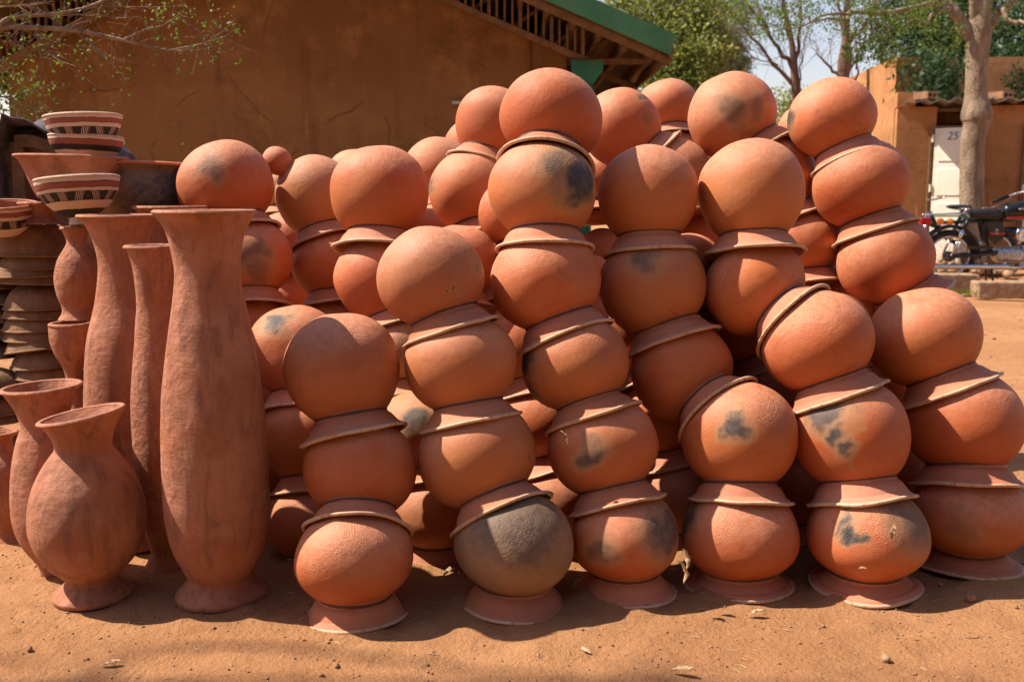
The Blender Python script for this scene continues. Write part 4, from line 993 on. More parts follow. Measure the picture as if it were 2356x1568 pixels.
m = MB(); m.box((-.365, -.06, .675), (-.245, .06, .757)); tl = bevel(m.make('tail_light', M_RED, K), .012, 3)
m = MB(); m.box((-.375, -.09, .565), (-.365, .09, .672), np.array(Euler((0, .35, .35)).to_matrix())); m.make('number_plate', M_WHITE, K)
tb_('tail_bracket', [(-.25, 0, .70), (-.2, 0, .66), (-.12, 0, .66)], .02, M_BLACK)
# seat
def loft(sections, nm, mat, parent=K):
    """sections: (x, z centre, half height, half width)"""
    m_ = MB(); n = 20; V = []; ss = smoothpts(sections, 5)
    for x_, z_, hh, hw in ss:
        for k in range(n):
            a = 2*math.pi*k/n; c_, s_ = math.cos(a), math.sin(a)
            V.append((x_, hw*math.copysign(abs(c_)**.7, c_), z_+hh*math.copysign(abs(s_)**.7, s_)))
    L_ = len(ss); fc = [(i*n+k, i*n+(k+1) % n, (i+1)*n+(k+1) % n, (i+1)*n+k) for i in range(L_-1) for k in range(n)]
    fc += [tuple(range(n))[::-1], tuple((L_-1)*n+k for k in range(n))]
    m_.add(V, fc); return m_.make(nm, mat, parent, True)
loft([(.172, .82, .018, .08), (.20, .805, .05, .11), (.30, .80, .06, .125), (.42, .795, .058, .12), (.52, .80, .055, .10), (.565, .80, .045, .08)], 'seat', M_SEAT)
tank = loft([(.56, .80, .05, .06), (.60, .82, .085, .11), (.72, .835, .105, .135), (.85, .84, .11, .14), (.97, .84, .10, .12), (1.03, .83, .06, .07)], 'fuel_tank', M_BLACK)
m = MB(); m.prism([(.575, .745), (1.0, .752), (1.0, .785), (.575, .772)], -.1435, -.142); 
st = m.make('stripe', M_REDP, tank); st.location = (0, .004, 0)
text('YAMAHA', .075, M_WHITE, tank, (.845, -.146, .83), sh=.1)
# rack
for y_ in (-.10, -.035, .035, .10): tb_('rack_rail', [(-.29, y_, .795), (-.05, y_, .80), (.15, y_, .81)], .007, M_CHROME)
for x_ in (-.27, -.12, .05): tb_('rack_bar', [(x_, -.105, .797), (x_, .105, .797)], .006, M_CHROME)
m = MB(); m.box((-.25, -.108, .768), (.13, -.096, .786)); m.make('rack_strip', M_GRNP, K)
tb_('rack_stay', [(.13, -.105, .80), (.155, -.11, .77), (.16, -.11, .74)], .012, M_CHROME)
tb_('grab_rail', [(.10, -.08, .80), (.13, -.10, .85), (.17, -.08, .86), (.18, .08, .86), (.13, .10, .85)], .012, M_CHROME)
# frame, side panel, engine, exhaust
tb_('frame_tube', [(1.0, 0, .82), (.75, 0, .74), (.35, 0, .72), (-.1, 0, .70)], .022, M_BLACK)
tb_('frame_tube', [(1.0, 0, .80), (.88, 0, .55), (.84, 0, .32)], .022, M_BLACK)
tb_('frame_tube', [(.36, 0, .72), (.43, 0, .5), (.52, 0, .32)], .022, M_BLACK)
sp = MB(); sp.prism([(.36, .715), (.545, .715), (.575, .60), (.56, .52), (.47, .45), (.42, .50)], -.135, -.115); sp = bevel(sp.make('side_panel', M_BLACK, K), .006)
sp2 = MB(); sp2.prism([(.36, .715), (.545, .715), (.575, .60), (.56, .52), (.47, .45), (.42, .50)], .115, .135); bevel(sp2.make('side_panel', M_BLACK, K), .006)
m = MB(); m.prism([(.40, .567), (.575, .567), (.575, .592), (.40, .592)], -.1375, -.1358); m.make('badge_stripe', M_REDP, sp)
text('50', .038, M_WHITE, sp, (.455, -.1385, .607)); text('CDI', .022, M_WHITE, sp, (.455, -.1395, .572))
m = MB(); Mx = np.array(Matrix.Translation((.78, -.10, .565)) @ Euler((math.pi/2, 0, 0)).to_matrix().to_4x4()); m.lathe([(.083, 0), (.083, .03), (.07, .042), (.03, .045), (.02, .035), (.002, .035)], 32, Mx, True, False); m.make('horn_cover', M_CHROME, K, True)
m = MB(); m.lathe([(.05, -.1), (.065, -.03), (.065, .03), (.05, .12)], 20, np.array(Matrix.Translation((.68, -.06, .59)) @ Euler((0, math.pi/2, 0)).to_matrix().to_4x4())); m.make('air_box', M_BLACK, K, True)
en = loft([(.52, .33, .05, .07), (.56, .335, .09, .10), (.66, .335, .095, .115), (.78, .33, .095, .115), (.84, .32, .07, .09)], 'engine', M_ALU)
m = MB()
for k in range(6): m.box((.60+k*.035, -.122, .29), (.615+k*.035, -.1, .37))
m.make('cooling_ribs', M_ALU, en)
loft([(.84, .38, .06, .07), (.92, .40, .065, .075), (1.0, .42, .05, .06)], 'cylinder_head', M_ALU)
tb_('exhaust', [(-.42, -.16, .205), (-.3, -.16, .205), (.60, -.155, .20), (.645, -.15, .20)], .031, M_CHROME, n=16)
tb_('exhaust_header', [(.645, -.15, .20), (.78, -.13, .19), (.86, -.10, .25), (.95, -.05, .34)], .016, M_CHROME)
tb_('centre_stand', [(.46, -.11, .17), (.47, -.15, .0)], .014, M_BLACK); tb_('centre_stand', [(.49, .11, .2), (.53, .15, .0)], .014, M_BLACK)
tb_('foot_rest', [(.66, -.05, .22), (.66, -.24, .22)], .014, M_RUBBER)
m = MB(); m.lathe([(.03, -.08), (.085, -.03), (.09, .05), (.088, .06)], 24, np.array(Matrix.Translation((1.10, 0, .86)) @ Euler((0, math.pi/2, 0)).to_matrix().to_4x4())); m.make('headlamp', M_CHROME, K, True)
m = MB(); m.box((.20, -.12, .40), (.45, .0, .44)); m.make('chain_guard', M_BLACK, K)
# second moped behind
K2 = empty('moped', (at(2287, 620, 12.9)[0], 12.9, 0), None, 'second dark moped half hidden behind the black motorcycle', 'moped')
wheel(K2, 0, .28, .28); wheel(K2, -1.08, .28, .28)
def tb2(nm, pts, r, mat): m = MB(); m.tube(smoothpts(pts, 5) if len(pts) > 2 else pts, r, 10); return m.make(nm, mat, K2, True)
tb2('frame_tube', [(0, 0, .30), (-.35, 0, .34), (-.7, 0, .50), (-.86, 0, .75)], .03, M_BLACK); tb2('seat_post', [(-.40, 0, .35), (-.47, 0, .80)], .018, M_CHROME)
tb2('fork', [(-1.08, .06, .28), (-.88, .06, .80)], .016, M_CHROME); tb2('fork', [(-1.08, -.06, .28), (-.88, -.06, .80)], .016, M_CHROME)
tb2('handlebar', [(-.82, -.3, .98), (-.88, -.1, .95), (-.88, .1, .95), (-.82, .3, .98)], .012, M_CHROME)
o = loft([(-.66, .86, .015, .03), (-.58, .855, .03, .06), (-.45, .85, .035, .10), (-.38, .86, .02, .08)], 'saddle', M_SEAT, K2)
tb2('stand', [(-.3, .05, .25), (-.2, .12, .0)], .012, M_BLACK)
m = MB(); m.box((-.52, -.09, .25), (-.22, .09, .42)); bevel(m.make('engine', M_ALU, K2), .03, 3)

# ------------------------------------------------------------------ kerb blocks, rubble
for (xa, xb, yb, h_, lab) in ((2120, 2256, 669, .175, 'long dusty concrete block lying before the motorcycle wheel'), (2250, 2392, 680, .14, 'rough concrete block nearest the right picture edge')):
    d_ = gd(yb); a = P(xa, yb, d_); b = P(xb, yb, d_)
    n_ = 14; m = MB(); m.box((0, 0, -.03), (b[0]-a[0], .22, h_)); o = m.make('concrete_block', M_CONC); bevel(o, .02, 3); o.location = (a[0], a[1], 0)
    sb = o.modifiers.new('s', 'SUBSURF'); sb.subdivision_type = 'SIMPLE'; sb.levels = sb.render_levels = 3
    tx = bpy.data.textures.new('lump', 'CLOUDS'); tx.noise_scale = .12; dm_ = o.modifiers.new('d', 'DISPLACE'); dm_.texture = tx; dm_.strength = .035
    o.rotation_euler = (0, 0, random.uniform(-.08, .05)); tag(o, lab, 'concrete block')
ico_v = []
def pebble(seed, fl=.7):
    r = np.random.default_rng(seed); m = MB(); n = 8
    prof = [(.01, -1), (.6, -.8), (.95, -.3), (1, .15), (.75, .65), (.35, .93), (.01, 1)]
    m.lathe(prof, n, None, True, True); V = np.concatenate(m.v); V = V*(1+wob(V, seed, .16, 2.2, 2))[:, None]; V[:, 2] *= fl; V[:, 0] *= r.uniform(.7, 1)
    return V, m.f
def scatter(nm, pts, sizes, mat, seeds=6, kind='stuff', sink=.3):
    shapes = [pebble(900+i) for i in range(seeds)]; m = MB()
    for i, (p_, s_) in enumerate(zip(pts, sizes)):
        V, f = shapes[i % seeds]; a = random.uniform(0, 6.28); c_, s__ = math.cos(a), math.sin(a)
        Rz = np.array([[c_, -s__, 0], [s__, c_, 0], [0, 0, 1]]); m.add(V @ Rz.T*s_+p_+np.array([0, 0, s_*(.7-sink)]), f)
    o = m.make(nm, mat, smooth=True); o['kind'] = kind; return o
def on_ground(px, py):
    p_ = P(px, py, gd(py)); p_ = np.array([[p_[0], p_[1], 0]]); p_[0, 2] = ground_z(p_)[0]; return p_[0]
pts = np.stack([rng.uniform(-1.7, 2.4, 2200), rng.uniform(1.75, 2.75, 2200), np.zeros(2200)], 1); pts[:, 2] = ground_z(pts)
scatter('gravel', pts, np.abs(rng.normal(0, .0017, 2200))+.0007, M_STONE)
pts = np.stack([rng.uniform(1.5, 6, 500), rng.uniform(2.6, 10, 500), np.zeros(500)], 1); pts[:, 2] = ground_z(pts)
scatter('gravel', pts, np.abs(rng.normal(0, .006, 500))+.002, M_STONE)
pts = np.array([(at(px, 640, 13.0)[0]+rng.normal(0, .1), 13.0+rng.normal(0, .25), abs(rng.normal(0, .05))) for px in rng.uniform(2130, 2290, 120)])
scatter('rubble', pts, rng.uniform(.03, .09, 120), M_CONC)
for i, (px, py, s_, lab, mt) in enumerate([(2233, 1380, .017, 'rounded brown stone lying in front of the rightmost stack', M_STONE), (2163, 1343, .008, 'small yellowish stone beside the cracked jar foot', M_CONC), (2037, 1520, .013, 'flat pinkish stone chip near the lower right picture edge', M_CONC),
      (775, 1532, .0085, 'small dark pebble on bare earth below the three-jar stack', M_STONE), (68, 1495, .0085, 'dark pebble in the lower left corner', M_STONE), (843, 1441, .007, 'tiny red shard by the shadow of the three-jar stack', M_BRICK), (2337, 1398, .008, 'little red brick chip at the right picture edge', M_BRICK), (608, 1382, .006, 'small brown pebble right of the tallest vase foot', M_STONE), (1893, 1436, .007, 'lone pebble on bare earth below the cracked jar', M_STONE)]):
    V, f = pebble(300+i, .75); p_ = on_ground(px, py); o = mesh_obj('stone', V*s_, f, mt); o.location = (p_[0], p_[1], p_[2]+s_*.5); tag(o, lab, 'stone', 'loose stones on the earth')
    ss_ = o.modifiers.new('s', 'SUBSURF'); ss_.levels = ss_.render_levels = 1
# earth banked against the feet of everything that stands on the ground
feet = [(c_[0], c_[1], .88*r_) for c_, r_ in PLACED if c_[2] < r_*1.1]+[(P(x_, 0, d_)[0], P(x_, y_, d_)[1], rr_) for x_, y_, d_, rr_ in [(511, 1372, 2.5, .107), (207, 1377, 2.5, .09), (122, 1318, 2.66, .035), (388, 1303, 2.7, .063), (22, 1238, 2.95, .08)]]
co = np.empty(len(ground.data.vertices)*3); ground.data.vertices.foreach_get('co', co); co = co.reshape(-1, 3)
nz = np.clip(.55+wob(co, 12, 1.1, 26, 3), 0, 1.6)
for fx, fy, fr in feet:
    dd_ = np.hypot(co[:, 0]-fx, co[:, 1]-fy); co[:, 2] += (.008 if fr > .112 else .0)*nz*np.exp(-((dd_-fr)/.022)**2)
ground.data.vertices.foreach_set('co', co.ravel()); ground.data.update()
# bits of straw and twig trodden into the earth
stw = MB()
for k in range(420):
    x_, y_ = random.uniform(-1.6, 2.3), random.uniform(1.78, 2.6) if k % 3 else random.uniform(2.2, 3.4); a_ = random.uniform(0, 6.28); L_ = random.uniform(.006, .03); z_ = ground_z([[x_, y_, 0]])[0]+.002
    stw.tube([(x_, y_, z_), (x_+math.cos(a_)*L_*.5, y_+math.sin(a_)*L_*.5, z_+random.uniform(0, .003)), (x_+math.cos(a_+.3)*L_, y_+math.sin(a_+.3)*L_, z_)], random.uniform(.0004, .0011), 4)
o = stw.make('straw', M_DRYLEAF); o['kind'] = 'stuff'
# dry leaves
def leaf_mesh(seed, L=1., W=.3, curl=.5):
    V = []; n = 9; r = np.random.default_rng(seed)
    for i in range(n):
        t = i/(n-1); w_ = W*math.sin(math.pi*min(1, t*1.02+.02))**.8+.01; x_ = L*t; z_ = curl*.35*math.sin(t*2.6)+.04*r.normal()
        for s_ in (-1, -.4, .4, 1): V.append((x_, s_*w_*.5, z_+abs(s_)*curl*.14+.02*r.normal()))
    f = [(i*4+j, i*4+j+1, (i+1)*4+j+1, (i+1)*4+j) for i in range(n-1) for j in range(3)]
    return np.array(V), f
def dry_leaf(p_, size, rot, seed, lab, W=.32, curl=.5):
    V, f = leaf_mesh(seed, 1, W, curl); o = mesh_obj('dry_leaf', V*size, f, M_DRYLEAF); s_ = o.modifiers.new('t', 'SOLIDIFY'); s_.thickness = .0006
    o.location = p_; o.rotation_euler = rot; tag(o, lab, 'dry leaf', 'fallen dry leaves')
for i, (px, py, s_, rz, lab) in enumerate([(232, 1532, .045, .1, 'curled dry leaf on earth in front of the short round vase'), (1722, 1418, .045, .2, 'dry leaf on sunlit earth below the plain orange ground jar'), (1360, 1502, .03, 2.4, 'dry leaf on bare earth below the smoky ground jar'), (855, 1445, .05, .6, 'long dry leaf under the rim of the three-jar stack foot'),
       (1545, 1592-40, .05, -.3, 'dry stalk-like leaf at the bottom edge of the earth'), (300, 1258, .04, .3, 'pale dry leaf in the shade between short and tall vases'), (44, 1250, .035, .2, 'grey dry leaf by the small pink vase foot'), (1020, 1330, .05, .8, 'dry leaf in shadow between first and second stacks'), (1040, 1312, .05, 1.6, 'upright dry leaf in shadow behind the grey-blackened jar'), (1780, 1322, .04, 2.8, 'dry leaf in the gap right of the plain orange ground jar')]):
    p_ = on_ground(px, py); dry_leaf((p_[0], p_[1], p_[2]+.003), s_, (random.uniform(-.3, .3), random.uniform(-.2, .1), rz), 40+i, lab)
for i, (px, py, d_, s_, rot, lab) in enumerate([(1556, 1290, 2.36, .06, (0, 1.4, .3), 'large hanging dry leaf caught between smoky jar and plain orange jar'), (1570, 1262, 2.38, .055, (.4, 1.6, .9), 'narrow dry leaf hanging above the large caught leaf'), (1290, 990, 2.43, .035, (.3, 1.35, .2), 'curled leaf hanging from the collar in the tallest stack'),
       (1235, 1140, 2.44, .04, (0, .35, -.1), 'dry leaf tucked under the collar above the grey-blackened jar'), (1975, 1308, 2.27, .02, (.2, .3, .2), 'pale leaf scrap on the foot of the cracked jar'), (1216, 1045, 2.46, .018, (.3, 1.4, .2), 'tiny leaf stuck on the smooth jar above the grey one'), (2050, 1240, 2.28, .035, (.5, -1.2, .8), 'dry leaf in the mud nest on the cracked jar')]):
    dry_leaf(tuple(P(px, py, d_)), s_, rot, 60+i, lab, .35, .7)

# ------------------------------------------------------------------ trees
def leaves_mesh(centres, size, seed, elong=2.0):
    r = np.random.default_rng(seed); n = len(centres)
    a = r.normal(size=(n, 3)); a /= np.linalg.norm(a, axis=1)[:, None]; b = np.cross(a, r.normal(size=(n, 3))); b /= np.linalg.norm(b, axis=1)[:, None]
    s = size*r.uniform(.6, 1.3, n)[:, None]; w_ = s/elong
    V = np.stack([centres-a*s*.5, centres+b*w_*.5-a*s*.05, centres+a*s*.5, centres-b*w_*.5-a*s*.05], 1).reshape(-1, 3)
    return V, (np.arange(n)[:, None]*4+np.array([0, 1, 2, 3])).tolist()
def clump_points(blobs, per, seed, sub=40, tight=.28):
    """blobs: (centre, radius); leaves gather in sprays inside each blob"""
    r = np.random.default_rng(seed); out = []
    for c, R in blobs:
        k = r.normal(size=(sub, 3)); k = k/np.linalg.norm(k, axis=1)[:, None]*(r.uniform(.25, 1, sub)**.5)[:, None]*R
        for kk in k:
            out.append(c+kk+r.normal(size=(per, 3))*R*tight*np.array([1, 1, .7]))
    return np.concatenate(out)
def limb_path(a, b, seed, bend=.12, n=7):
    r = np.random.default_rng(seed); a, b = np.array(a), np.array(b); L = np.linalg.norm(b-a)
    off = r.normal(size=(n, 3))*L*bend*.35; t = np.linspace(0, 1, n)[:, None]; off *= np.sin(t*math.pi)
    return smoothpts(a+(b-a)*t+off, 3)
def tree(name, label, base, trunk, limbs, blobs, bark_, leaf_, size, per=30, sub=40, seed=1, elong=2., tight=.28, group=None, twigs=True):
    root = empty(name, base, None, label, 'tree', group); bb = np.array(base)
    m = MB(); m.tube(smoothpts([np.append(np.array(p_)-bb, r_) for p_, r_ in trunk], 5)[:, :3], list(smoothpts([[r_] for _, r_ in trunk], 5)[:, 0]), 14); m.make('trunk', bark_, root, True)
    for i, (pa, pb, ra, rb_) in enumerate(limbs):
        pth = limb_path(np.array(pa)-bb, np.array(pb)-bb, seed*31+i); m = MB(); m.tube(pth, list(np.linspace(ra, rb_, len(pth))), 8); m.make('limb', bark_, root, True)
    if blobs:
        pts_ = clump_points([(np.array(c)-bb, R) for c, R in blobs], per, seed, sub, tight); V, f = leaves_mesh(pts_, size, seed, elong); o = mesh_obj('crown', V, f, leaf_, root, smooth=False); o['kind'] = 'stuff'
    return root
# street tree by the motorcycle: pale trunk with a knot, spreading limbs, thin foliage
YT1 = 13.0
def q(px, py, Y=YT1, r=None): return tuple(at(px, py, Y))
base = (at(2236, 600, YT1)[0], YT1, 0)
trk = [((base[0]+.0, YT1, -.05), .20), ((base[0]-.0, YT1, .35), .165), (q(2236, 450), .152), (q(2238, 330), .150), (q(2243, 300), .152), (q(2247, 282), .175), (q(2247, 266), .192), (q(2247, 248), .178), (q(2246, 228), .148), (q(2246, 200), .134), (q(2248, 140), .135), (q(2252, 80), .155), (q(2258, 35), .13), (q(2268, -60), .10), (q(2275, -200), .07)]
lm = [(q(2240, 90), q(2178, 8), .10, .06), (q(2178, 10), q(2110, -60), .06, .03), (q(2185, 18), q(1900, 42, 12.0), .045, .012), (q(2262, 80), q(2345, -20), .09, .05), (q(2250, 60), q(2215, -120), .07, .03),
      (q(2190, 20), q(2080, 60, 12.2), .035, .01), (q(2150, 0), q(1990, -30, 11.8), .04, .01), (q(1960, 35, 12), q(1730, 60, 11.6), .016, .005), (q(2050, 60, 12.2), q(1960, 130, 12), .012, .004), (q(2300, 20), q(2370, 60, 12.2), .04, .01), (q(1900, 45, 12), q(1800, 20, 11.4), .012, .004)]
bl_ = [(at(x, y, Y), r_) for x, y, Y, r_ in [(1730, 25, 11.7, .30), (1770, 60, 11.6, .22), (1840, 48, 11.8, .28), (1900, 20, 12, .30), (1950, 60, 12, .25), (2010, 50, 12.2, .25), (2060, 25, 12.2, .32), (2010, 110, 12, .14), (1960, 125, 12, .14), (2060, 130, 12, .16), (2110, 50, 12.3, .35), (2140, 10, 12.5, .35), (2330, 20, 12.6, .4), (2180, 90, 12.6, .25), (2200, -30, 12.8, .5), (1820, 5, 11.6, .3), (1990, -20, 12, .3)]]
tree('street_tree', 'pale-trunked tree with a swollen knot, standing behind the motorcycle', base, trk, lm, bl_, M_BARK, M_LEAF, .038, per=16, sub=26, seed=3, tight=.16)
# dense dark tree over the low block
YD = 17.5
def qd(px, py, Y=YD): return tuple(at(px, py, Y))
bl_ = [(at(x, y, Y), r_) for x, y, Y, r_ in [(2090, 60, 17, .75), (2140, 20, 17.5, .9), (2130, 110, 16.6, .7), (2180, 70, 17, .8), (2190, 150, 16.5, .55), (2150, 180, 15.0-.4, .42), (2120, 160, 16.4, .45), (2080, 20, 17, .6), (2230, 30, 18, .9), (2290, 60, 17, .9), (2340, 100, 16.5, .9), (2310, 160, 16, .6), (2350, 190, 15.6, .6), (2300, 10, 18, 1.0), (2360, 30, 17, 1.0), (2400, 120, 17, 1.0), (2200, -40, 18, 1.1), (2100, -50, 18, 1.0), (2330, -40, 18, 1.1), (2290, 120, 17.5, .7), (2340, 205, 15.2, .35), (2230, 120, 17.5, .7)]]
tree('dark_tree', 'dense dark green tree spreading over the low block roof', (at(2230, 300, YD)[0], YD, 0), [(tuple(np.array((at(2230, 300, YD)[0], YD, -.1))), .28), (qd(2232, 250), .22), (qd(2225, 120), .18), (qd(2220, -40), .12)],
     [(qd(2228, 190), qd(2130, 60), .10, .03), (qd(2228, 170), qd(2330, 60), .10, .03), (qd(2226, 120), qd(2160, -20), .08, .03), (qd(2228, 210), qd(2150, 170, 15.4), .05, .015)], bl_, M_BARK2, M_LEAFD, .10, per=34, sub=40, seed=4, elong=2.6)
# broad yellow-green tree right of the roof
YE = 16.0
bl_ = [(at(x, y, Y), r_) for x, y, Y, r_ in [(1440, 5, 16, .5), (1490, 30, 16, .6), (1540, 60, 16, .55), (1590, 60, 16.3, .6), (1560, 120, 15.6, .55), (1600, 150, 15.6, .5), (1628, 110, 16.2, .38), (1560, 180, 15.4, .45), (1520, 170, 15.6, .4), (1625, 180, 16, .32), (1600, 10, 16.5, .6), (1540, 0, 16.5, .6), (1500, 210, 15.6, .4), (1590, 220, 15.6, .45), (1470, -30, 16.5, .7)]]
def qe(px, py, Y=YE): return tuple(at(px, py, Y))
tree('broadleaf_tree', 'broad tree with sunlit yellow-green leaves beside the green roof edge', (at(1580, 500, YE)[0], YE, 0), [((at(1580, 500, YE)[0], YE, -.1), .22), (qe(1580, 300), .17), (qe(1575, 150), .13), (qe(1560, -20), .08)],
     [(qe(1578, 200), qe(1620, 90), .07, .02), (qe(1576, 160), qe(1520, 60), .07, .02), (qe(1578, 240), qe(1520, 190), .05, .02)], bl_, M_BARK2, M_LEAFY, .085, per=30, sub=32, seed=5, elong=1.9, tight=.22)
# feathery grey-green tree behind it
YG = 24.
bl_ = [(at(x, y, Y), r_) for x, y, Y, r_ in [(1640, 20, 24, .8), (1680, 10, 24, .7), (1650, 70, 24, .7), (1690, 60, 24.5, .55), (1620, 120, 24, .6), (1690, 130, 24.3, .35), (1700, 160, 24.3, .3), (1660, 150, 24, .5), (1600, 60, 24, .9), (1670, -40, 24, .9), (1560, 20, 25, 1.), (1500, 10, 25, 1.)]]
tree('feathery_tree', 'tall feathery grey-green tree behind the broad yellow-green tree', (at(1640, 500, YG)[0], YG, 0), [((at(1640, 500, YG)[0], YG, -.1), .25), (tuple(at(1640, 300, YG)), .2), (tuple(at(1645, 100, YG)), .12), (tuple(at(1650, -60, YG)), .06)],
     [(tuple(at(1642, 160, YG)), tuple(at(1695, 130, YG)), .05, .02)], bl_, M_BARK2, M_LEAFE, .17, per=26, sub=45, seed=6, elong=7., tight=.22)
# two almost bare trees
def bare(name, label, Y, trunk, limbs, seed, blobs=()):
    base = (trunk[0][0][0], Y, 0)
    root = empty(name, base, None, label, 'tree', 'nearly bare trees beyond the pile'); bb = np.array(base)
    m = MB(); P_ = [np.array(p_)-bb for p_, _ in trunk]; m.tube(smoothpts(P_, 4), list(smoothpts([[r_] for _, r_ in trunk], 4)[:, 0]), 10); m.make('trunk', M_BARK2, root, True)
    r = np.random.default_rng(seed); tw = MB()
    for i, (pa, pb, ra, rb_) in enumerate(limbs):
        pth = limb_path(np.array(pa)-bb, np.array(pb)-bb, seed*17+i, .10); m = MB(); m.tube(pth, list(np.linspace(ra*.75, rb_*.6, len(pth))), 7); m.make('limb', M_BARK2, root, True)
        for k in range(9):
            j = r.integers(3, len(pth)-1); st_ = pth[j]; dr_ = (pth[-1]-pth[0]); dr_ /= np.linalg.norm(dr_); dr_ = dr_*.7+r.normal(size=3)*.6+np.array([0, 0, .35]); L = r.uniform(.25, .8)
            t1 = st_+dr_*L*.5+r.normal(size=3)*.05; t2 = st_+dr_*L+r.normal(size=3)*.09
            tw.tube([st_, t1, t2], [.005, .004, .002], 4, False)
            for _ in range(2):
                t3 = t1+(dr_+r.normal(size=3)*.5)*L*.45; tw.tube([t1, t3], [.003, .0018], 4, False)
    o = tw.make('twigs', M_BARK2, root); o['kind'] = 'stuff'
    if blobs:
        pts_ = clump_points([(np.array(c)-bb, R) for c, R in blobs], 7, seed, 16); V, f = leaves_mesh(pts_, .045, seed, 2.); o = mesh_obj('crown', V, f, M_LEAF, root, smooth=False); o['kind'] = 'stuff'
Yb = 18.
def qb(px, py, Y=Yb): return tuple(at(px, py, Y))
bare('bare_tree', 'nearly bare tree with forked dark limbs left of the other bare tree', Yb, [((at(1842, 500, Yb)[0], Yb, -.1), .12), (qb(1838, 300), .10), (qb(1832, 210), .085), (qb(1828, 165), .07), (qb(1822, 100), .05), (qb(1805, 20), .035), (qb(1790, -60), .025)],
     [(qb(1830, 200), qb(1760, 120), .06, .035), (qb(1760, 120), qb(1700, 50), .035, .02), (qb(1700, 50), qb(1640, -10), .02, .01), (qb(1828, 165), qb(1775, 90), .06, .045), (qb(1775, 90), qb(1722, 10), .045, .025), (qb(1828, 150), qb(1845, 40), .05, .03), (qb(1845, 40), qb(1840, -40), .03, .02), (qb(1822, 110), qb(1790, -20), .03, .015), (qb(1840, 190), qb(1850, 90), .02, .01), (qb(1775, 90), qb(1740, 0), .03, .015), (qb(1790, 150), qb(1720, 130), .02, .01)], 5)
Yb = 16.5
bare('bare_tree', 'nearly bare tree with a knobbly trunk just above the rightmost top jar', Yb, [((at(1945, 500, Yb)[0], Yb, -.1), .13), (qb(1942, 260, Yb), .10), (qb(1940, 190, Yb), .09), (qb(1944, 140, Yb), .11), (qb(1946, 100, Yb), .07), (qb(1948, 40, Yb), .05), (qb(1952, -50, Yb), .03)],
     [(qb(1935, 178, Yb), qb(1880, 125, Yb), .04, .02), (qb(1948, 100, Yb), qb(1930, 20, Yb), .05, .03), (qb(1930, 20, Yb), qb(1915, -50, Yb), .03, .02), (qb(1950, 105, Yb), qb(2000, 40, Yb), .05, .025), (qb(1945, 170, Yb), qb(1985, 120, Yb), .03, .012), (qb(1965, 190, Yb), qb(1995, 60, Yb), .025, .01), (qb(2000, 40, Yb), qb(2030, -30, Yb), .03, .015)], 6,
     [(at(1950, 20, Yb), .3), (at(2000, 30, Yb), .3)])
# far bushes
for i, (px, py, Y, R, lab) in enumerate([(1815, 235, 22, .45, 'small far bush in the gap between two top jars'), (1500, 240, 20, .6, 'far green bush low behind the small back jar')]):
    c = at(px, py, Y); tree('bush', lab, (c[0], Y, 0), [((c[0], Y, -.05), .06), ((c[0], Y, c[2]*.6), .05), (tuple(c), .03)], [], [(c, R), (c+np.array([.3, .2, -.4]), R), (c+np.array([-.3, 0, -.7]), R*1.1), (c+np.array([0, 0, -1.1]), R*1.2)], M_BARK2, M_LEAFY, .10, per=16, sub=40, seed=20+i)

# near tree whose thin branches hang in from the upper left
YN = 4.6
def qn(zx, zy, Y=YN): return at(zx*.2686, zy*.2686, Y)
nb = np.array((-3.1, 5.0, 0)); NR = empty('thorn_tree', tuple(nb), None, 'tree just out of view whose thin leafy branches hang in at upper left', 'tree')
m = MB(); m.tube([(0, 0, -.05), (.02, .02, .8), (.1, 0, 1.6), (.05, 0, 2.6), (-.1, .1, 3.6)], [.10, .085, .075, .055, .03], 12); m.make('trunk', M_BARK, NR, True)
br = [([nb+(.08, 0, 1.5), qn(-500, 330), qn(0, 235), qn(300, 240), qn(640, 260), qn(1060, 345), qn(1350, 415), qn(1500, 430), qn(1700, 395)], .018, .0018),
      ([qn(1060, 340), qn(1230, 262), qn(1400, 215), qn(1560, 110)], .006, .002), ([qn(1480, 425), qn(1750, 370), qn(1880, 290), qn(2000, 185)], .004, .0015),
      ([nb+(.05, 0, 2.0), qn(-200, 260), qn(100, 150), qn(600, 100), qn(900, 0), qn(1000, -100)], .012, .005), ([qn(100, 150), qn(500, 130), qn(800, 125), qn(1000, 155), qn(1200, 145)], .005, .0015),
      ([qn(640, 260), qn(800, 400), qn(900, 480), qn(1000, 600)], .004, .0012), ([qn(300, 240), qn(350, 420), qn(420, 400)], .003, .001), ([qn(0, 235), qn(150, 400), qn(330, 500)], .004, .0012),
      ([nb+(.08, 0, 1.35), qn(-300, 700), qn(0, 620), qn(150, 640), qn(300, 700)], .008, .0015), ([nb+(.06, 0, 1.2), qn(-200, 850), qn(0, 830), qn(180, 820)], .008, .002), ([qn(40, 830), qn(150, 900), qn(300, 950)], .003, .001), ([qn(0, 60), qn(300, 40), qn(450, 10)], .004, .002), ([qn(600, 100), qn(760, 60), qn(1400, 60), qn(1560, 40)], .003, .001)]
lp = []; tw = MB(); r = np.random.default_rng(77)
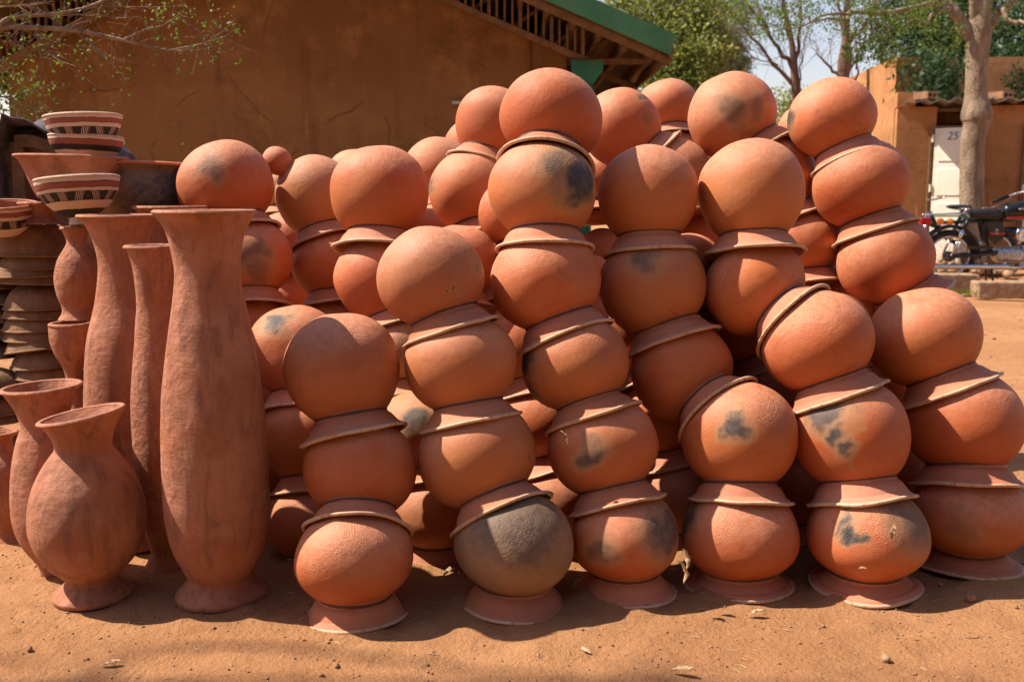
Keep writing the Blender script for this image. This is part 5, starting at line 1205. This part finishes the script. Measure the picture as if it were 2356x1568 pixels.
for i, (pp_, ra, rb_) in enumerate(br):
    pth = smoothpts([np.array(p_)-nb for p_ in pp_], 6); m = MB(); m.tube(pth, list(np.linspace(ra, rb_, len(pth))), 7); m.make('limb', M_BARK, NR, True)
    for k in range(34 if i in (0, 3) else 14):
        j = min(len(pth)-1, int(len(pth)*(.22+.78*r.random()**1.5))); st_ = pth[j]; dr_ = r.normal(size=3)*.8+np.array([.45, 0, -.1]); L = r.uniform(.03, .13)
        t1 = st_+dr_*L*.5; t2 = st_+dr_*L+r.normal(size=3)*.02; tw.tube([st_, t1, t2], [.0016, .0012, .0007], 4, False)
        if r.random() < (.22 if st_[0]+nb[0] > at(200, 100, YN)[0] else .30):
            for s_ in np.linspace(.3, 1, r.integers(2, 6)): lp.append(st_+(t2-st_)*s_+r.normal(size=3)*.012)
for (zx, zy, n_, sp_) in [(1500, 40, 60, .10), (1380, 150, 26, .06), (1560, 110, 30, .06), (1900, 250, 40, .07), (1830, 310, 26, .05), (1980, 200, 18, .03), (1700, 340, 16, .06), (50, 640, 90, .07), (60, 830, 200, .07), (150, 820, 60, .05), (-60, 830, 260, .1), (290, 950, 26, .03), (250, 700, 30, .05), (700, 520, 18, .04), (620, 440, 14, .04), (390, 480, 14, .04), (1000, 600, 26, .04), (920, 480, 12, .05), (830, 240, 8, .04), (-200, 500, 400, .3), (-250, 100, 300, .3)]:
    lp += list(qn(zx, zy)-nb+r.normal(size=(n_, 3))*sp_)
o = tw.make('twigs', M_BARK, NR); o['kind'] = 'stuff'
V, f = leaves_mesh(np.array(lp), .020, 9, 1.9); o = mesh_obj('leaves', V, f, M_LEAFN, NR, smooth=False); o['kind'] = 'stuff'
# a second tree left of the view; its high sparse crown dapples the earth in the foreground
tb0 = np.array((-6.6, 2.6, 0)); cen = []
for gx_, gy_ in [(-.95, 1.93), (-.55, 1.80), (-.1, 1.84), (.45, 1.74), (.85, 1.86), (-.9, 1.72), (.25, 1.93), (1.35, 1.80), (1.0, 1.66), (-.35, 1.64), (1.7, 1.98)]:
    t = 10+r.uniform(-1.2, 1.2); cen.append((np.array((gx_, gy_, 0))+np.array(SUN)*t, r.uniform(.10, .19)))
tree('shade_tree', 'tree left of the view whose sparse high crown dapples the foreground earth', tuple(tb0), [(tuple(tb0-(0, 0, .05)), .12), (tuple(tb0+(.1, -.1, 1.8)), .09), (tuple(tb0+(.4, -.3, 5.2)), .06)],
     [(tuple(tb0+(.35, -.25, 5.0)), tuple(c_), .02, .004) for c_, _ in cen], cen, M_BARK, M_LEAF, .045, per=5, sub=12, seed=8)
# unseen trees and a long wall, added around the viewer to cut sky fill
for i, (tx_, ty_, hh_) in enumerate([(-2.6, -4.2, 5.6), (3.2, -3.8, 5.2), (7.5, -1.5, 5.5), (.4, -8.5, 7.), (-7.5, -7., 6.5), (8.5, -8., 7.)]):
    b_ = np.array((tx_, ty_, 0)); g2 = np.random.default_rng(50+i)
    cr_ = [(b_+np.array((g2.uniform(-2.3, 2.3), g2.uniform(-1.8, 1.5), hh_*.52+g2.uniform(-.9, 2.2))), g2.uniform(.9, 1.4)) for _ in range(11)]
    tree('sky_blocker_tree', 'dense unseen tree added to block sky light, %s' % ['behind the viewer to the left', 'behind the viewer to the right', 'to the right of the yard, out of view', 'far behind the viewer', 'far back on the left side of the yard', 'far back on the right side of the yard'][i], tuple(b_),
         [(tuple(b_-(0, 0, .05)), .2), (tuple(b_+(.1, 0, hh_*.25)), .17), (tuple(b_+(.0, .1, hh_*.5)), .13)], [(tuple(b_+(0, .1, hh_*.45)), tuple(c_), .07, .02) for c_, _ in cr_[:6]], cr_, M_BARK2, M_LEAFD, .30, per=24, sub=24, seed=70+i, elong=1.6)
wl = MB(); wl.box((-16, -12.3, 0), (16, -12, 3.2)); o = wl.make('sky_blocker_wall', M_WALL); tag(o, 'long unseen mud-plastered wall added behind the viewer to block sky light', 'wall')
# tuft of grass by the concrete blocks
gp = []; gm = MB()
for k in range(110):
    p_ = P(random.uniform(2150, 2245), 676, gd(677)); p_[2] = 0; p_ += np.array([0, random.uniform(-.15, .1), 0]); d_ = np.array([random.gauss(0, .04), random.gauss(0, .04), random.uniform(.03, .11)])
    gm.add([p_+(-.004, 0, 0), p_+(.004, 0, 0), p_+d_], [(0, 1, 2)])
o = gm.make('grass', M_LEAF); o['kind'] = 'stuff'; o['label'] = 'sparse grass tuft beside the concrete blocks'
# far wall and shed at the left edge, seen past the hall
Yl = 15.; e_ = empty('far_shed', (at(-40, 400, Yl)[0], Yl, 0), None, 'low dark shed glimpsed past the left end of the hall', 'building')
m = MB(); m.box((-2, 0, 0), (2, .2, at(0, 300, Yl)[2])); m.make('wall', M_WALL, e_)
m = MB(); m.box((-2.1, -.3, at(0, 300, Yl)[2]+.002), (2.1, 2.5, at(0, 294, Yl)[2]+.03)); m.make('roof', M_TIN, e_)
